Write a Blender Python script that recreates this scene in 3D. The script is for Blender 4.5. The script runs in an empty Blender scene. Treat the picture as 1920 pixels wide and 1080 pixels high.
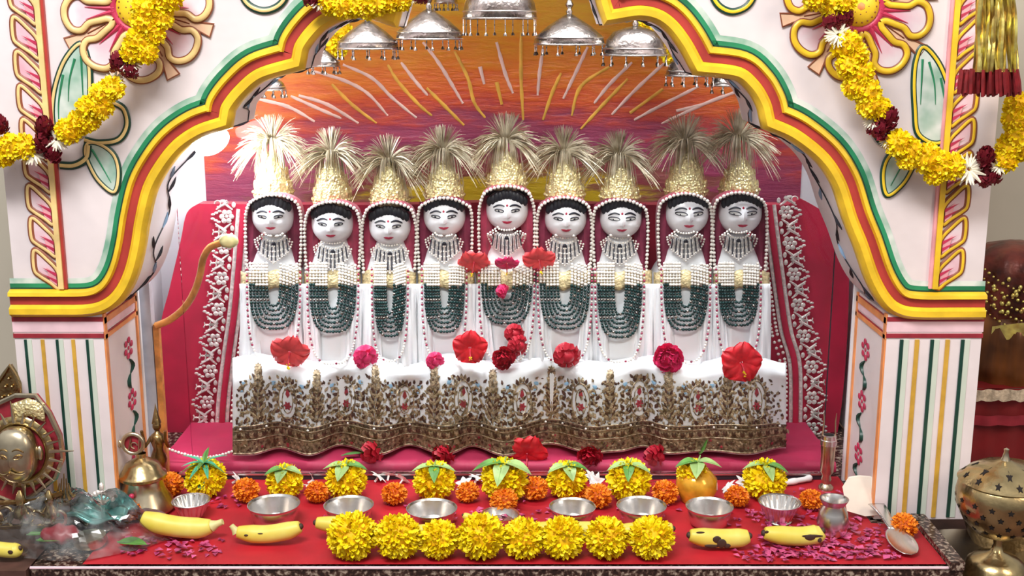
import bpy, bmesh, math, random
from math import sin, cos, pi, sqrt, radians, atan2
from mathutils import Vector, Matrix
from mathutils.geometry import tessellate_polygon
random.seed(11)
R = random.Random(5)
C = bpy.context.scene.collection
# ------------------------------------------------------------------ camera model
CAM = Vector((0, -1.627, 0.789)); PITCH = radians(12.56); F = 2200.0
def ray(u, v):
    a = (u - 960) / F; b = -(v - 540) / F
    return Vector((a, cos(PITCH) + b * sin(PITCH), -sin(PITCH) + b * cos(PITCH)))
def P(u, v, Y):
    d = ray(u, v); return CAM + d * ((Y - CAM.y) / d.y)
def G(u, v, z=0.0):
    d = ray(u, v); return CAM + d * ((z - CAM.z) / d.z)
def X(u, v, x):
    d = ray(u, v); return CAM + d * ((x - CAM.x) / d.x)
def mpp(u, v, Y):                       # metres per pixel there
    return (P(u + 1, v, Y) - P(u, v, Y)).length
cam = bpy.data.cameras.new('camera'); cam.sensor_width = 36; cam.lens = F * 36 / 1920; cam.clip_start = .05
co = bpy.data.objects.new('camera', cam); C.objects.link(co)
co.location = CAM; co.rotation_euler = (pi / 2 - PITCH, 0, 0); bpy.context.scene.camera = co

# ------------------------------------------------------------------ materials
M = {}
def nd(nt, t, **k):
    n = nt.nodes.new(t)
    for a, b in k.items(): setattr(n, a, b)
    return n
def mat(name, col, rough=.5, metal=0., var=.12, scale=30., bump=0., bscale=120., spec=.5, emit=0., sheen=0., trans=0., sss=0., col2=None, vor=False):
    m = bpy.data.materials.new(name); m.use_nodes = True; nt = m.node_tree
    b = nt.nodes['Principled BSDF']
    b.inputs['Roughness'].default_value = rough; b.inputs['Metallic'].default_value = metal
    b.inputs['Specular IOR Level'].default_value = spec
    if sheen: b.inputs['Sheen Weight'].default_value = sheen
    if trans: b.inputs['Transmission Weight'].default_value = trans
    if sss:
        b.inputs['Subsurface Weight'].default_value = sss; b.inputs['Subsurface Radius'].default_value = (.01, .006, .003); b.inputs['Subsurface Scale'].default_value = .5
    tc = nd(nt, 'ShaderNodeTexCoord'); nz = nd(nt, 'ShaderNodeTexNoise')
    nz.inputs['Scale'].default_value = scale; nz.inputs['Detail'].default_value = 3
    nt.links.new(tc.outputs['Object'], nz.inputs['Vector'])
    mx = nd(nt, 'ShaderNodeMix', data_type='RGBA')
    mx.inputs[6].default_value = (*[c * (1 - var) for c in col], 1)
    c2 = col2 or [min(1, c * (1 + var)) for c in col]
    mx.inputs[7].default_value = (*c2, 1)
    rp = nd(nt, 'ShaderNodeMapRange'); rp.inputs[1].default_value = .35; rp.inputs[2].default_value = .65
    nt.links.new(nz.outputs['Fac'], rp.inputs[0]); nt.links.new(rp.outputs[0], mx.inputs[0])
    nt.links.new(mx.outputs[2], b.inputs['Base Color'])
    if emit:
        nt.links.new(mx.outputs[2], b.inputs['Emission Color']); b.inputs['Emission Strength'].default_value = emit
    if bump:
        if vor:
            tx = nd(nt, 'ShaderNodeTexVoronoi'); o = tx.outputs['Distance']
        else:
            tx = nd(nt, 'ShaderNodeTexNoise'); o = tx.outputs['Fac']
        tx.inputs['Scale'].default_value = bscale; nt.links.new(tc.outputs['Object'], tx.inputs['Vector'])
        bp = nd(nt, 'ShaderNodeBump'); bp.inputs['Strength'].default_value = bump; bp.inputs['Distance'].default_value = .004
        nt.links.new(o, bp.inputs['Height']); nt.links.new(bp.outputs[0], b.inputs['Normal'])
    M[name] = m; return m
mat('plaster', (.80, .72, .73), .35, var=.06, scale=9, bump=.15, bscale=35)
mat('plaster_side', (.80, .76, .80), .4, var=.05, scale=9)
mat('niche_white', (.86, .88, .92), .4, var=.03, scale=6)
mat('room_wall', (.62, .57, .46), .8, var=.05, scale=4)
mat('gold_paint', (.86, .56, .03), .32, var=.15, scale=25, bump=.15, bscale=60)
mat('gold_pale', (.86, .62, .26), .35, var=.15, scale=25, bump=.15, bscale=60)
mat('brown_line', (.25, .07, .03), .5)
mat('red_paint', (.42, .045, .035), .4, var=.15, scale=20)
mat('dark_red_paint', (.32, .025, .04), .4, var=.2)
mat('green_paint', (.02, .22, .10), .4, var=.3, scale=14)
mat('green_pale', (.30, .60, .44), .45, var=.3, scale=18, col2=(.75, .80, .76))
mat('green_dark', (.008, .05, .035), .4)
mat('pink_paint', (.85, .38, .42), .45, var=.2, scale=20)
mat('pink_light', (.86, .60, .66), .45, var=.1, scale=20)
mat('pink_petal', (.82, .46, .54), .45, var=.1, scale=20, col2=(.86, .70, .74))
mat('crimson_paint', (.52, .03, .09), .45)
mat('orange_paint', (.80, .30, .10), .45)
mat('yellow_paint', (.92, .62, .03), .4)
mat('blue_paint', (.25, .40, .60), .5)
mat('black_line', (.02, .02, .03), .5)
mat('ray_white', (.90, .62, .54), .5, var=.1)
mat('ray_yellow', (.84, .46, .06), .5, var=.15)
mat('marigold_yellow', (.96, .74, .0), .6, var=.1, scale=60)
mat('marigold_core', (.90, .52, .0), .7, var=.15, scale=60)
mat('marigold_orange', (.95, .27, .01), .6, var=.2, scale=60)
mat('marigold_orange_core', (.55, .10, .0), .7)
mat('rose_maroon', (.20, .006, .02), .6, var=.3, scale=60)
mat('tuberose', (.85, .80, .66), .6, var=.1)
mat('hibiscus_red', (.76, .015, .03), .45, var=.25, scale=60)
mat('hibiscus_coral', (.92, .08, .09), .45, var=.2, scale=60)
mat('rose_pink', (.80, .03, .16), .5, var=.3, scale=90)
mat('rose_red', (.52, .008, .03), .5, var=.3, scale=90)
mat('leaf_green', (.10, .27, .05), .4, var=.35, scale=30)
mat('leaf_pale', (.30, .45, .16), .4, var=.3, scale=30)
mat('leaf_blue', (.07, .40, .24), .4, var=.25, scale=30)
mat('jasmine', (.85, .84, .82), .6, var=.05)
mat('steel', (.74, .72, .70), .27, 1., var=.08, scale=25)
mat('silver', (.40, .36, .33), .27, 1., var=.3, scale=60, bump=.25, bscale=200)
mat('brass', (.50, .38, .19), .25, 1., var=.2, scale=35, bump=.15, bscale=90)
mat('brass_dark', (.34, .23, .10), .3, 1., var=.3, scale=60, bump=.3, bscale=140)
mat('brass_pale', (.60, .52, .37), .28, 1., var=.2, scale=35)
mat('crown_gold', (.92, .74, .40), .3, .5, var=.22, scale=140, bump=.7, bscale=230, vor=True)
mat('straw', (.50, .38, .20), .32, .15, var=.3, scale=45, col2=(.88, .80, .62))
mat('face_white', (.80, .78, .82), .25, var=.04, scale=30)
mat('ink', (.02, .02, .035), .4)
mat('eye_white', (.90, .90, .92), .3)
mat('lip', (.42, .02, .06), .35)
mat('blush', (.72, .45, .55), .4)
mat('hair', (.012, .012, .02), .45)
mat('veil_pink', (.38, .03, .08), .6, var=.2, scale=40, sheen=.3)
mat('veil_maroon', (.22, .02, .06), .6, var=.2, scale=40)
mat('pearl', (.88, .82, .76), .22, var=.1, scale=80)
mat('bead_green', (.006, .035, .035), .16, var=.3, scale=90)
mat('bead_red', (.30, .02, .07), .3, var=.3)
mat('robe_white', (.86, .87, .91), .7, var=.03, scale=20, bump=.1, bscale=30, sheen=.2)
mat('brocade', (.66, .53, .30), .4, .35, var=.3, scale=160, bump=.6, bscale=260)
mat('embroidery_gold', (.25, .16, .08), .4, .4, var=.5, scale=150, bump=.5, bscale=300, col2=(.60, .46, .30))
mat('embroidery_dark', (.10, .045, .03), .45, .3, var=.4, scale=150)
mat('embroidery_red', (.35, .03, .05), .5)
mat('embroidery_blue', (.30, .52, .75), .6)
mat('silver_thread', (.80, .74, .70), .35, .35, var=.2, scale=120, bump=.5, bscale=260)
mat('velvet_red', (.50, .005, .045), .75, var=.15, scale=12, sheen=.25, bump=.06, bscale=14)
mat('ribbon_red', (.48, .01, .05), .6)
mat('cloth_red', (.43, .009, .02), .6, var=.18, scale=12, bump=.12, bscale=22)
mat('cloth_dark', (.22, .006, .008), .6, var=.2, scale=12, bump=.12, bscale=22)
mat('cloth_pink', (.46, .02, .08), .6, var=.12, scale=12, bump=.1, bscale=20)
mat('petal_magenta', (.30, .005, .08), .4, var=.35, scale=70, col2=(.72, .12, .30))
mat('banana', (.76, .61, .06), .45, var=.1, scale=18, col2=(.76, .68, .16))
mat('banana_stem', (.62, .58, .25), .5)
mat('banana_spot', (.05, .025, .015), .6)
mat('paper', (.78, .70, .60), .7, var=.05, scale=30)
mat('fleece', (.82, .80, .80), .7)
mat('bronze_silk', (.22, .075, .02), .28, .35, var=.6, scale=9, bump=.2, bscale=12)
mat('lace', (.62, .50, .36), .7, var=.3, scale=90, bump=.6, bscale=160)
mat('gold_foil', (.95, .66, .20), .28, .85, var=.4, scale=50, bump=.3, bscale=50)
mat('black_rail', (.02, .022, .03), .3)
mat('post_orange', (.60, .24, .06), .35, var=.25, scale=60)
mat('knob_pale', (.88, .82, .40), .3)
mat('hole', (.01, .006, .005), .9)
mat('amber_pot', (.72, .36, .03), .15, .3, var=.25, scale=40)
mat('stripe_pale', (.62, .70, .60), .45, var=.06, scale=10)
mat('ochre_paint', (.62, .36, .05), .4, var=.15)
mat('fringe_red', (.20, .008, .012), .55, var=.3, scale=80)
mat('bronze_shawl', (.13, .022, .012), .35, .25, var=.6, scale=22, bump=.4, bscale=60)
mat('lamp_white', (1, 1, 1), .4, emit=14., var=0)
mat('hem_brown', (.17, .10, .055), .5, .25, var=.5, scale=120, bump=.5, bscale=280, col2=(.42, .30, .18))
mat('post_steel', (.55, .58, .64), .3, .35, var=.1)
mat('peach_paint', (.85, .55, .36), .4, var=.1)
mat('teal_foil', (.25, .62, .60), .2, .6)
mat('stone_dark', (.10, .045, .035), .5, var=.3)

def granite():
    m = bpy.data.materials.new('granite'); m.use_nodes = True; nt = m.node_tree; b = nt.nodes['Principled BSDF']
    tc = nd(nt, 'ShaderNodeTexCoord'); v = nd(nt, 'ShaderNodeTexNoise'); v.inputs['Scale'].default_value = 170; v.inputs['Detail'].default_value = 4
    r = nd(nt, 'ShaderNodeValToRGB'); e = r.color_ramp.elements
    e[0].position = .42; e[0].color = (.025, .014, .012, 1); e[1].position = .66; e[1].color = (.42, .34, .27, 1)
    x = e.new(.52); x.color = (.08, .04, .03, 1)
    nt.links.new(tc.outputs['Object'], v.inputs[0]); nt.links.new(v.outputs['Fac'], r.inputs[0]); nt.links.new(r.outputs[0], b.inputs['Base Color'])
    b.inputs['Roughness'].default_value = .25; M['granite'] = m
granite()
def clear(name, tint, gloss, white):
    m = bpy.data.materials.new(name); m.use_nodes = True; nt = m.node_tree; nt.nodes.clear()
    o = nd(nt, 'ShaderNodeOutputMaterial'); t = nd(nt, 'ShaderNodeBsdfTransparent'); g = nd(nt, 'ShaderNodeBsdfGlossy'); g.inputs['Roughness'].default_value = .04 if not white else .12
    t.inputs[0].default_value = (*tint, 1); mx = nd(nt, 'ShaderNodeMixShader'); lw = nd(nt, 'ShaderNodeFresnel'); lw.inputs[0].default_value = gloss
    nt.links.new(lw.outputs[0], mx.inputs[0]); nt.links.new(t.outputs[0], mx.inputs[1]); nt.links.new(g.outputs[0], mx.inputs[2])
    last = mx
    if white:
        d = nd(nt, 'ShaderNodeBsdfDiffuse'); d.inputs[0].default_value = (.8, .85, .85, 1)
        tc = nd(nt, 'ShaderNodeTexCoord'); nz = nd(nt, 'ShaderNodeTexNoise'); nz.inputs['Scale'].default_value = 35; nz.inputs['Detail'].default_value = 4
        rp = nd(nt, 'ShaderNodeMapRange'); rp.inputs[1].default_value = .45; rp.inputs[2].default_value = .75; rp.inputs[3].default_value = .0; rp.inputs[4].default_value = white
        nt.links.new(tc.outputs['Object'], nz.inputs[0]); nt.links.new(nz.outputs[0], rp.inputs[0])
        m2 = nd(nt, 'ShaderNodeMixShader'); nt.links.new(rp.outputs[0], m2.inputs[0]); nt.links.new(mx.outputs[0], m2.inputs[1]); nt.links.new(d.outputs[0], m2.inputs[2]); last = m2
    nt.links.new(last.outputs[0], o.inputs[0]); M[name] = m
clear('glass', (.99, 1, .995), 1.25, 0)
clear('plastic', (.97, .98, .97), 1.6, .16)
def painting():
    m = bpy.data.materials.new('sunrise_painting'); m.use_nodes = True; nt = m.node_tree; b = nt.nodes['Principled BSDF']
    c = P(955, 390, .70); s = mpp(955, 300, .70)
    tc = nd(nt, 'ShaderNodeTexCoord'); mp = nd(nt, 'ShaderNodeMapping')
    mp.inputs['Location'].default_value = (-c.x * .27 / s / 400, 0, -c.z / s / 400); mp.inputs['Scale'].default_value = (.27 / s / 400, 0, 1 / s / 400)
    nt.links.new(tc.outputs['Object'], mp.inputs[0])
    ln = nd(nt, 'ShaderNodeVectorMath', operation='LENGTH'); nt.links.new(mp.outputs[0], ln.inputs[0])
    mp2 = nd(nt, 'ShaderNodeMapping'); mp2.inputs['Scale'].default_value = (5, 5, 26); nt.links.new(tc.outputs['Object'], mp2.inputs[0])
    nz = nd(nt, 'ShaderNodeTexNoise'); nz.inputs['Scale'].default_value = 2.2; nz.inputs['Detail'].default_value = 6; nz.inputs['Roughness'].default_value = .65; nt.links.new(mp2.outputs[0], nz.inputs[0])
    ma = nd(nt, 'ShaderNodeMath', operation='MULTIPLY_ADD'); ma.inputs[1].default_value = .34; ma.inputs[2].default_value = -.17
    nt.links.new(nz.outputs['Fac'], ma.inputs[0]); ad = nd(nt, 'ShaderNodeMath', operation='ADD'); nt.links.new(ma.outputs[0], ad.inputs[0]); nt.links.new(ln.outputs['Value'], ad.inputs[1])
    r = nd(nt, 'ShaderNodeValToRGB'); e = r.color_ramp.elements
    st = [(0, (.72, .52, .01)), (.14, (.72, .50, .02)), (.17, (.35, .18, .06)), (.21, (.30, .05, .07)), (.27, (.30, .10, .08)), (.31, (.34, .05, .13)), (.40, (.40, .06, .12)),
          (.45, (.52, .06, .06)), (.53, (.72, .11, .03)), (.64, (.82, .21, .02)), (.80, (.80, .31, .015)), (1, (.74, .44, .02))]
    e[0].position = 0; e[0].color = (*st[0][1], 1); e[1].position = 1; e[1].color = (*st[-1][1], 1)
    for p, cc in st[1:-1]:
        x = e.new(p); x.color = (*cc, 1)
    nt.links.new(ad.outputs[0], r.inputs[0])
    mx = nd(nt, 'ShaderNodeMix', data_type='RGBA', blend_type='OVERLAY'); mx.inputs[0].default_value = .35
    nt.links.new(r.outputs[0], mx.inputs[6]); nt.links.new(nz.outputs['Fac'], mx.inputs[7]); nt.links.new(mx.outputs[2], b.inputs['Base Color'])
    bp = nd(nt, 'ShaderNodeBump'); bp.inputs['Strength'].default_value = .5; bp.inputs['Distance'].default_value = .01
    nt.links.new(nz.outputs['Fac'], bp.inputs['Height']); nt.links.new(bp.outputs[0], b.inputs['Normal']); b.inputs['Roughness'].default_value = .28
    M['sunrise_painting'] = m
painting()
def petal_mat():                         # painted lotus petal: crimson at the heart running out to pale pink
    m = bpy.data.materials.new('lotus_paint'); m.use_nodes = True; nt = m.node_tree; b = nt.nodes['Principled BSDF']
    tc = nd(nt, 'ShaderNodeTexCoord'); ln = nd(nt, 'ShaderNodeVectorMath', operation='LENGTH'); nt.links.new(tc.outputs['Object'], ln.inputs[0])
    nz = nd(nt, 'ShaderNodeTexNoise'); nz.inputs['Scale'].default_value = 40; nt.links.new(tc.outputs['Object'], nz.inputs[0])
    ma = nd(nt, 'ShaderNodeMath', operation='MULTIPLY_ADD'); ma.inputs[1].default_value = .05; nt.links.new(nz.outputs['Fac'], ma.inputs[0]); nt.links.new(ln.outputs['Value'], ma.inputs[2])
    r = nd(nt, 'ShaderNodeValToRGB'); e = r.color_ramp.elements
    e[0].position = .055; e[0].color = (.62, .08, .16, 1); e[1].position = .125; e[1].color = (.83, .74, .78, 1); x = e.new(.078); x.color = (.82, .42, .52, 1)
    nt.links.new(ma.outputs[0], r.inputs[0]); nt.links.new(r.outputs[0], b.inputs['Base Color']); b.inputs['Roughness'].default_value = .4; M['lotus_paint'] = m
petal_mat()

# ------------------------------------------------------------------ mesh helpers
WL = {}                                   # world location of each built object
ICO = None
def ico():
    global ICO
    if ICO is None:
        b = bmesh.new(); bmesh.ops.create_icosphere(b, subdivisions=1, radius=1)
        ICO = ([v.co.copy() for v in b.verts], [[v.index for v in f.verts] for f in b.faces]); b.free()
    return ICO
class MB:
    def __init__(s): s.v = []; s.f = []; s.m = []
    def add(s, vs, fs, mi=0):
        o = len(s.v); s.v += [Vector(a) for a in vs]; s.f += [[i + o for i in f] for f in fs]; s.m += [mi] * len(fs); return s
    def box(s, a, b, mi=0):
        x0, y0, z0 = a; x1, y1, z1 = b
        return s.add([(x0, y0, z0), (x1, y0, z0), (x1, y1, z0), (x0, y1, z0), (x0, y0, z1), (x1, y0, z1), (x1, y1, z1), (x0, y1, z1)],
                     [[0, 3, 2, 1], [4, 5, 6, 7], [0, 1, 5, 4], [1, 2, 6, 5], [2, 3, 7, 6], [3, 0, 4, 7]], mi)
    def bead(s, c, r, mi=0, sq=(1, 1, 1)):
        vs, fs = ico(); c = Vector(c)
        return s.add([c + Vector((q.x * r * sq[0], q.y * r * sq[1], q.z * r * sq[2])) for q in vs], fs, mi)
    def ball(s, c, rx, ry, rz, mi=0, n=16, k=10):
        c = Vector(c); vs = [c + Vector((0, 0, -rz))]; fs = []
        for i in range(1, k):
            t = -pi / 2 + pi * i / k
            for j in range(n): vs.append(c + Vector((rx * cos(t) * cos(2 * pi * j / n), ry * cos(t) * sin(2 * pi * j / n), rz * sin(t))))
        vs.append(c + Vector((0, 0, rz))); L = len(vs) - 1
        for j in range(n): fs.append([0, 1 + (j + 1) % n, 1 + j])
        for i in range(k - 2):
            for j in range(n):
                a = 1 + i * n + j; b = 1 + i * n + (j + 1) % n; fs.append([a, b, b + n, a + n])
        for j in range(n): fs.append([L, L - n + j, L - n + (j + 1) % n])
        return s.add(vs, fs, mi)
    def tube(s, pts, r, mi=0, n=6, closed=False, flat=None, cap=True):
        pts = [Vector(p) for p in pts]; N = len(pts); vs = []; fs = []
        rr = r if isinstance(r, (list, tuple)) else [r] * N
        up = None
        for i, p in enumerate(pts):
            a = pts[(i - 1) % N] if (closed or i > 0) else p; b = pts[(i + 1) % N] if (closed or i < N - 1) else p
            t = (b - a)
            t = t.normalized() if t.length > 1e-9 else Vector((0, 0, 1))
            if flat is not None: k = Vector(flat)
            else:
                k = up if up is not None else (Vector((0, 1, 0)) if abs(t.y) < .9 else Vector((1, 0, 0)))
            sd = t.cross(k)
            if sd.length < 1e-6: sd = t.cross(Vector((1, 0, .01)))
            sd.normalize(); nn = sd.cross(t).normalized(); up = nn
            fl = .5 if flat is not None else 1
            for j in range(n):
                an = 2 * pi * j / n; vs.append(p + sd * (rr[i] * cos(an)) + nn * (rr[i] * fl * sin(an)))
        M_ = N if closed else N - 1
        for i in range(M_):
            for j in range(n):
                a = i * n + j; b = i * n + (j + 1) % n; c = ((i + 1) % N) * n + (j + 1) % n; d = ((i + 1) % N) * n + j; fs.append([a, b, c, d])
        if not closed and cap: fs += [list(range(n))[::-1], [(N - 1) * n + j for j in range(n)]]
        return s.add(vs, fs, mi)
    def lathe(s, prof, c=(0, 0, 0), n=32, mi=0, flute=None, mids=None):
        c = Vector(c); vs = []; fs = []
        for i, (r, z) in enumerate(prof):
            for j in range(n):
                a = 2 * pi * j / n; k = r
                if flute: k = r * (1 + flute[1] * cos(flute[0] * a))
                vs.append(c + Vector((k * cos(a), k * sin(a), z)))
        s.add(vs, [], mi); o = len(s.v) - len(vs)
        for i in range(len(prof) - 1):
            for j in range(n):
                s.f.append([o + i * n + j, o + i * n + (j + 1) % n, o + (i + 1) * n + (j + 1) % n, o + (i + 1) * n + j]); s.m.append(mids[i] if mids else mi)
        return s
    def grid(s, fn, nu, nv, mi=0, mf=None):
        vs = [fn(i / nu, j / nv) for j in range(nv + 1) for i in range(nu + 1)]
        o = len(s.v); s.v += [Vector(a) for a in vs]
        for j in range(nv):
            for i in range(nu):
                a = o + j * (nu + 1) + i; s.f.append([a, a + 1, a + nu + 2, a + nu + 1]); s.m.append(mf((i + .5) / nu, (j + .5) / nv) if mf else mi)
        return s
    def poly(s, pts, d, mi=0, back=True):  # filled outline extruded by vector d
        pts = [Vector(p) for p in pts]; n = len(pts); d = Vector(d)
        tri = tessellate_polygon([pts])
        vs = pts + [p + d for p in pts]; fs = [list(t) for t in tri]
        if back: fs += [[i + n for i in reversed(t)] for t in tri]
        fs += [[i, (i + 1) % n, n + (i + 1) % n, n + i] for i in range(n)]
        return s.add(vs, fs, mi)
    def build(s, name, mats, parent=None, smooth=True, loc=None, normals=True):
        me = bpy.data.meshes.new(name); mats = mats if isinstance(mats, (list, tuple)) else [mats]
        if parent is not None: L = WL[parent.name]
        elif loc is not None: L = Vector(loc)
        else:
            xs = [v.x for v in s.v]; ys = [v.y for v in s.v]; L = Vector(((min(xs) + max(xs)) / 2, (min(ys) + max(ys)) / 2, min(v.z for v in s.v)))
        me.from_pydata([v - L for v in s.v], [], s.f)
        for k in mats: me.materials.append(M[k])
        me.polygons.foreach_set('material_index', s.m)
        if normals:
            b = bmesh.new(); b.from_mesh(me); bmesh.ops.recalc_face_normals(b, faces=b.faces[:]); b.to_mesh(me); b.free()
        if smooth:
            me.polygons.foreach_set('use_smooth', [True] * len(me.polygons)); me.set_sharp_from_angle(angle=radians(50))
        o = bpy.data.objects.new(name, me); C.objects.link(o)
        if parent is not None: o.parent = parent
        else: o.location = L
        WL[o.name] = L.copy(); return o
def thing(name, loc, label, cat, group=None):
    o = bpy.data.objects.new(name, None); o.empty_display_size = .02; C.objects.link(o); o.location = loc; WL[o.name] = Vector(loc)
    return tag(o, label, cat, group)
def tag(o, label, cat, group=None, kind=None):
    o['label'] = label; o['category'] = cat
    if group: o['group'] = group
    if kind: o['kind'] = kind
    return o
def struct(o): o['kind'] = 'structure'; return o
def inst(src, name, parent, loc, scale=1., rot=(0, 0, 0)):   # a copy sharing the mesh, placed in world space
    o = src.copy(); o.name = name; C.objects.link(o); o.parent = parent
    o.location = Vector(loc) - (WL[parent.name] if parent else Vector((0, 0, 0)))
    o.scale = (scale,) * 3 if not isinstance(scale, (tuple, list)) else scale; o.rotation_euler = rot
    WL[o.name] = Vector(loc); return o
def proto(mb, name, mats):                # mesh-only source, never linked
    o = mb.build(name, mats, loc=(0, 0, 0)); C.objects.unlink(o); return o
def crom(pts, k=8, closed=False):
    pts = [Vector(p) for p in pts]; n = len(pts); out = []
    rng = range(n) if closed else range(n - 1)
    g = (lambda i: pts[i % n]) if closed else (lambda i: pts[max(0, min(n - 1, i))])
    for i in rng:
        a, b, c, d = g(i - 1), g(i), g(i + 1), g(i + 2)
        for j in range(k):
            t = j / k; out.append(.5 * ((2 * b) + (c - a) * t + (2 * a - 5 * b + 4 * c - d) * t * t + (3 * b - a - 3 * c + d) * t ** 3))
    if not closed: out.append(pts[-1])
    return out
def c2(pts, k=8, closed=False): return [(p.x, p.y) for p in crom([(a, b, 0) for a, b in pts], k, closed)]
ORD = ['first', 'second', 'third', 'fourth', 'fifth', 'sixth', 'seventh', 'eighth', 'ninth', 'tenth', 'eleventh', 'twelfth']

# ------------------------------------------------------------------ setting
YA = .17; YB = .335; YW = .70
XL = P(195, 600, YA).x; XR = P(1660, 600, YA).x
NL = P(280, 620, .60).x; NR = P(1600, 620, .60).x
mb = MB(); mb.box((-1.6, -.6, -.09), (1.6, 1.6, -.06)); struct(mb.build('floor', 'stone_dark'))
mb = MB(); mb.box((-1.6, 1.15, -.06), (1.6, 1.2, 1.7)); struct(mb.build('wall_room', 'room_wall'))
mb = MB(); mb.box((NL - .03, YB + .001, 0), (NL, YW, 1.02)); mb.box((NL, YB + .001, 0), (XL + .002, YB + .008, 1.02)); struct(mb.build('wall_left', 'niche_white'))
mb = MB(); mb.box((NR, YB + .001, 0), (NR + .03, YW, 1.02)); mb.box((XR - .002, YB + .001, 0), (NR, YB + .008, 1.02)); struct(mb.build('wall_right', 'niche_white'))
mb = MB(); mb.box((NL - .03, YA + .14, 1.02), (NR + .03, YW + .03, 1.05)); struct(mb.build('ceiling', 'niche_white'))
mb = MB(); a = P(384, 300, YW).x; b = P(1503, 300, YW).x
mb.box((NL - .03, YW, 0), (a, YW + .03, 1.02), 3); mb.box((b, YW, 0), (NR + .03, YW + .03, 1.02), 3)
mb.box((a, YW - .004, 0), (b, YW + .03, 1.02), 0)
rays = [('W', (560, 179), (614, 196), (672, 231)), ('W', (585, 133), (643, 150), (689, 175), (727, 217)), ('Y', (622, 158), (660, 196), (706, 231)),
 ('W', (643, 121), (697, 146), (735, 183), (781, 221)), ('Y', (727, 121), (747, 154), (785, 196), (810, 217)), ('W', (752, 117), (777, 150), (802, 179)),
 ('W', (793, 79), (822, 117), (847, 158), (868, 194)), ('Y', (852, 96), (877, 146), (889, 192), (910, 221)), ('W', (900, 125), (908, 158)),
 ('W', (931, 79), (947, 137), (962, 175)), ('Y', (931, 154), (941, 196)), ('Y', (977, 60), (977, 146), (981, 225)), ('W', (1018, 92), (1012, 133), (1008, 179)),
 ('Y', (1052, 137), (1035, 175), (1018, 225)), ('W', (1102, 88), (1081, 133), (1056, 185)), ('Y', (1143, 125), (1089, 162), (1072, 217)),
 ('W', (1185, 117), (1143, 158), (1114, 194)), ('Y', (1177, 148), (1131, 196), (1089, 242)), ('W', (1247, 117), (1193, 167), (1147, 215)),
 ('Y', (1243, 167), (1181, 212)), ('W', (1310, 162), (1243, 196), (1189, 225)), ('W', (1318, 196), (1268, 208)), ('W', (545, 180), (600, 205), (640, 222)),
 ('Y', (800, 165), (835, 200), (870, 235)), ('W', (1400, 165), (1320, 195), (1240, 232)), ('W', (480, 185), (540, 200), (590, 228))]
for k, *pp in rays:
    u0 = pp[0][0]
    pp = c2(pp, 6) if len(pp) > 2 else pp
    N = len(pp); mb.tube([P(u, v, YW - .005) for u, v in pp], [.0026 * (.3 + .7 * sin(pi * min(1, (i + 1.5) / (N + 1)))) + .0009 + .0005 * sin(i * 2.1 + u0) for i in range(N)], 1 if k == 'W' else 2, n=6, flat=(0, 1, 0))
struct(mb.build('wall_back', ['sunrise_painting', 'ray_white', 'ray_yellow', 'niche_white'], loc=(0, 0, 0), normals=True))

# ------------------------------------------------------------------ painted shrine front
SH = thing('shrine_arch', P(937, 562, YA) * 1.0, 'white plaster shrine arch with scalloped yellow and red moulding and carved flowers', 'arch')
S = mpp(960, 400, YA)
segL1 = [(22, 562), (60, 562), (110, 562), (165, 561), (194, 552), (214, 532), (229, 500), (240, 455), (248, 405), (263, 344), (289, 296), (322, 256), (363, 228), (405, 213)]
segL2 = [(405, 213), (411, 190), (437, 156), (478, 122), (541, 102)]
segL3 = [(541, 102), (547, 78), (566, 50), (593, 24), (635, 4), (685, -2), (722, 8)]
segT = [(722, 8), (742, -45), (800, -90), (870, -118), (938, -140), (1006, -118), (1076, -92), (1134, -45), (1155, 8)]
segR3 = [(1155, 8), (1200, 2), (1240, 10), (1272, 32), (1300, 68), (1322, 108)]
segR2 = [(1322, 108), (1391, 118), (1428, 148), (1450, 185), (1458, 216)]
segR1 = [(1458, 216), (1502, 237), (1556, 281), (1590, 333), (1612, 400), (1632, 450), (1652, 508), (1672, 545), (1692, 562), (1725, 567), (1790, 567), (1844, 567)]
path2 = []
for sg in (segL1, segL2, segL3, segT, segR3, segR2, segR1):
    q = c2(sg, 6); path2 += q if not path2 else q[1:]
path = [P(u, v, YA) for u, v in path2]; NP = len(path)
def normals2(pts):
    out = []
    for i in range(len(pts)):
        a = pts[max(0, i - 1)]; p = pts[i]; b = pts[min(len(pts) - 1, i + 1)]
        def nrm(q):
            q = Vector((q.x, 0, q.z)); q = q.normalized() if q.length > 1e-9 else Vector((1, 0, 0)); return Vector((-q.z, 0, q.x))
        n1 = nrm(p - a) if i > 0 else nrm(b - p); n2 = nrm(b - p) if i < len(pts) - 1 else n1
        n = (n1 + n2); n = n.normalized() if n.length > .3 else n1
        out.append(n * min(1.5, 1 / max(.5, n.dot(n1))))
    return out
nrm = normals2(path)
def sweep(mb, prof, mids, pts=path, nn=nrm):
    m = len(prof); o = len(mb.v)
    for p, n in zip(pts, nn):
        for off, dy in prof: mb.v.append(p + n * (off * S) + Vector((0, dy, 0)))
    for i in range(len(pts) - 1):
        for j in range(m - 1):
            a = o + i * m + j; mb.f.append([a, a + 1, a + m + 1, a + m]); mb.m.append(mids[j])
tl, tr = P(-8, 0, YA), P(1872, 0, YA); ZT = 1.25
xo0 = P(12, 350, YA).x - .002; xo1 = P(1858, 350, YA).x
mb = MB(); outl = [p.copy() for p in path]; outl[0].x = xo0; outl[-1].x = xo1
outl = outl + [Vector((xo1, YA, ZT)), Vector((xo0, YA, ZT))]
mb.poly(outl, (0, .13, 0)); mb.build('facade', 'plaster', SH, smooth=False)
mb = MB(); sweep(mb, [(-31, .012), (-34, .006), (-32, -.006), (-25, -.014), (-14, -.014), (-9, -.007), (-7, -.006)], [0] * 6)
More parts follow.
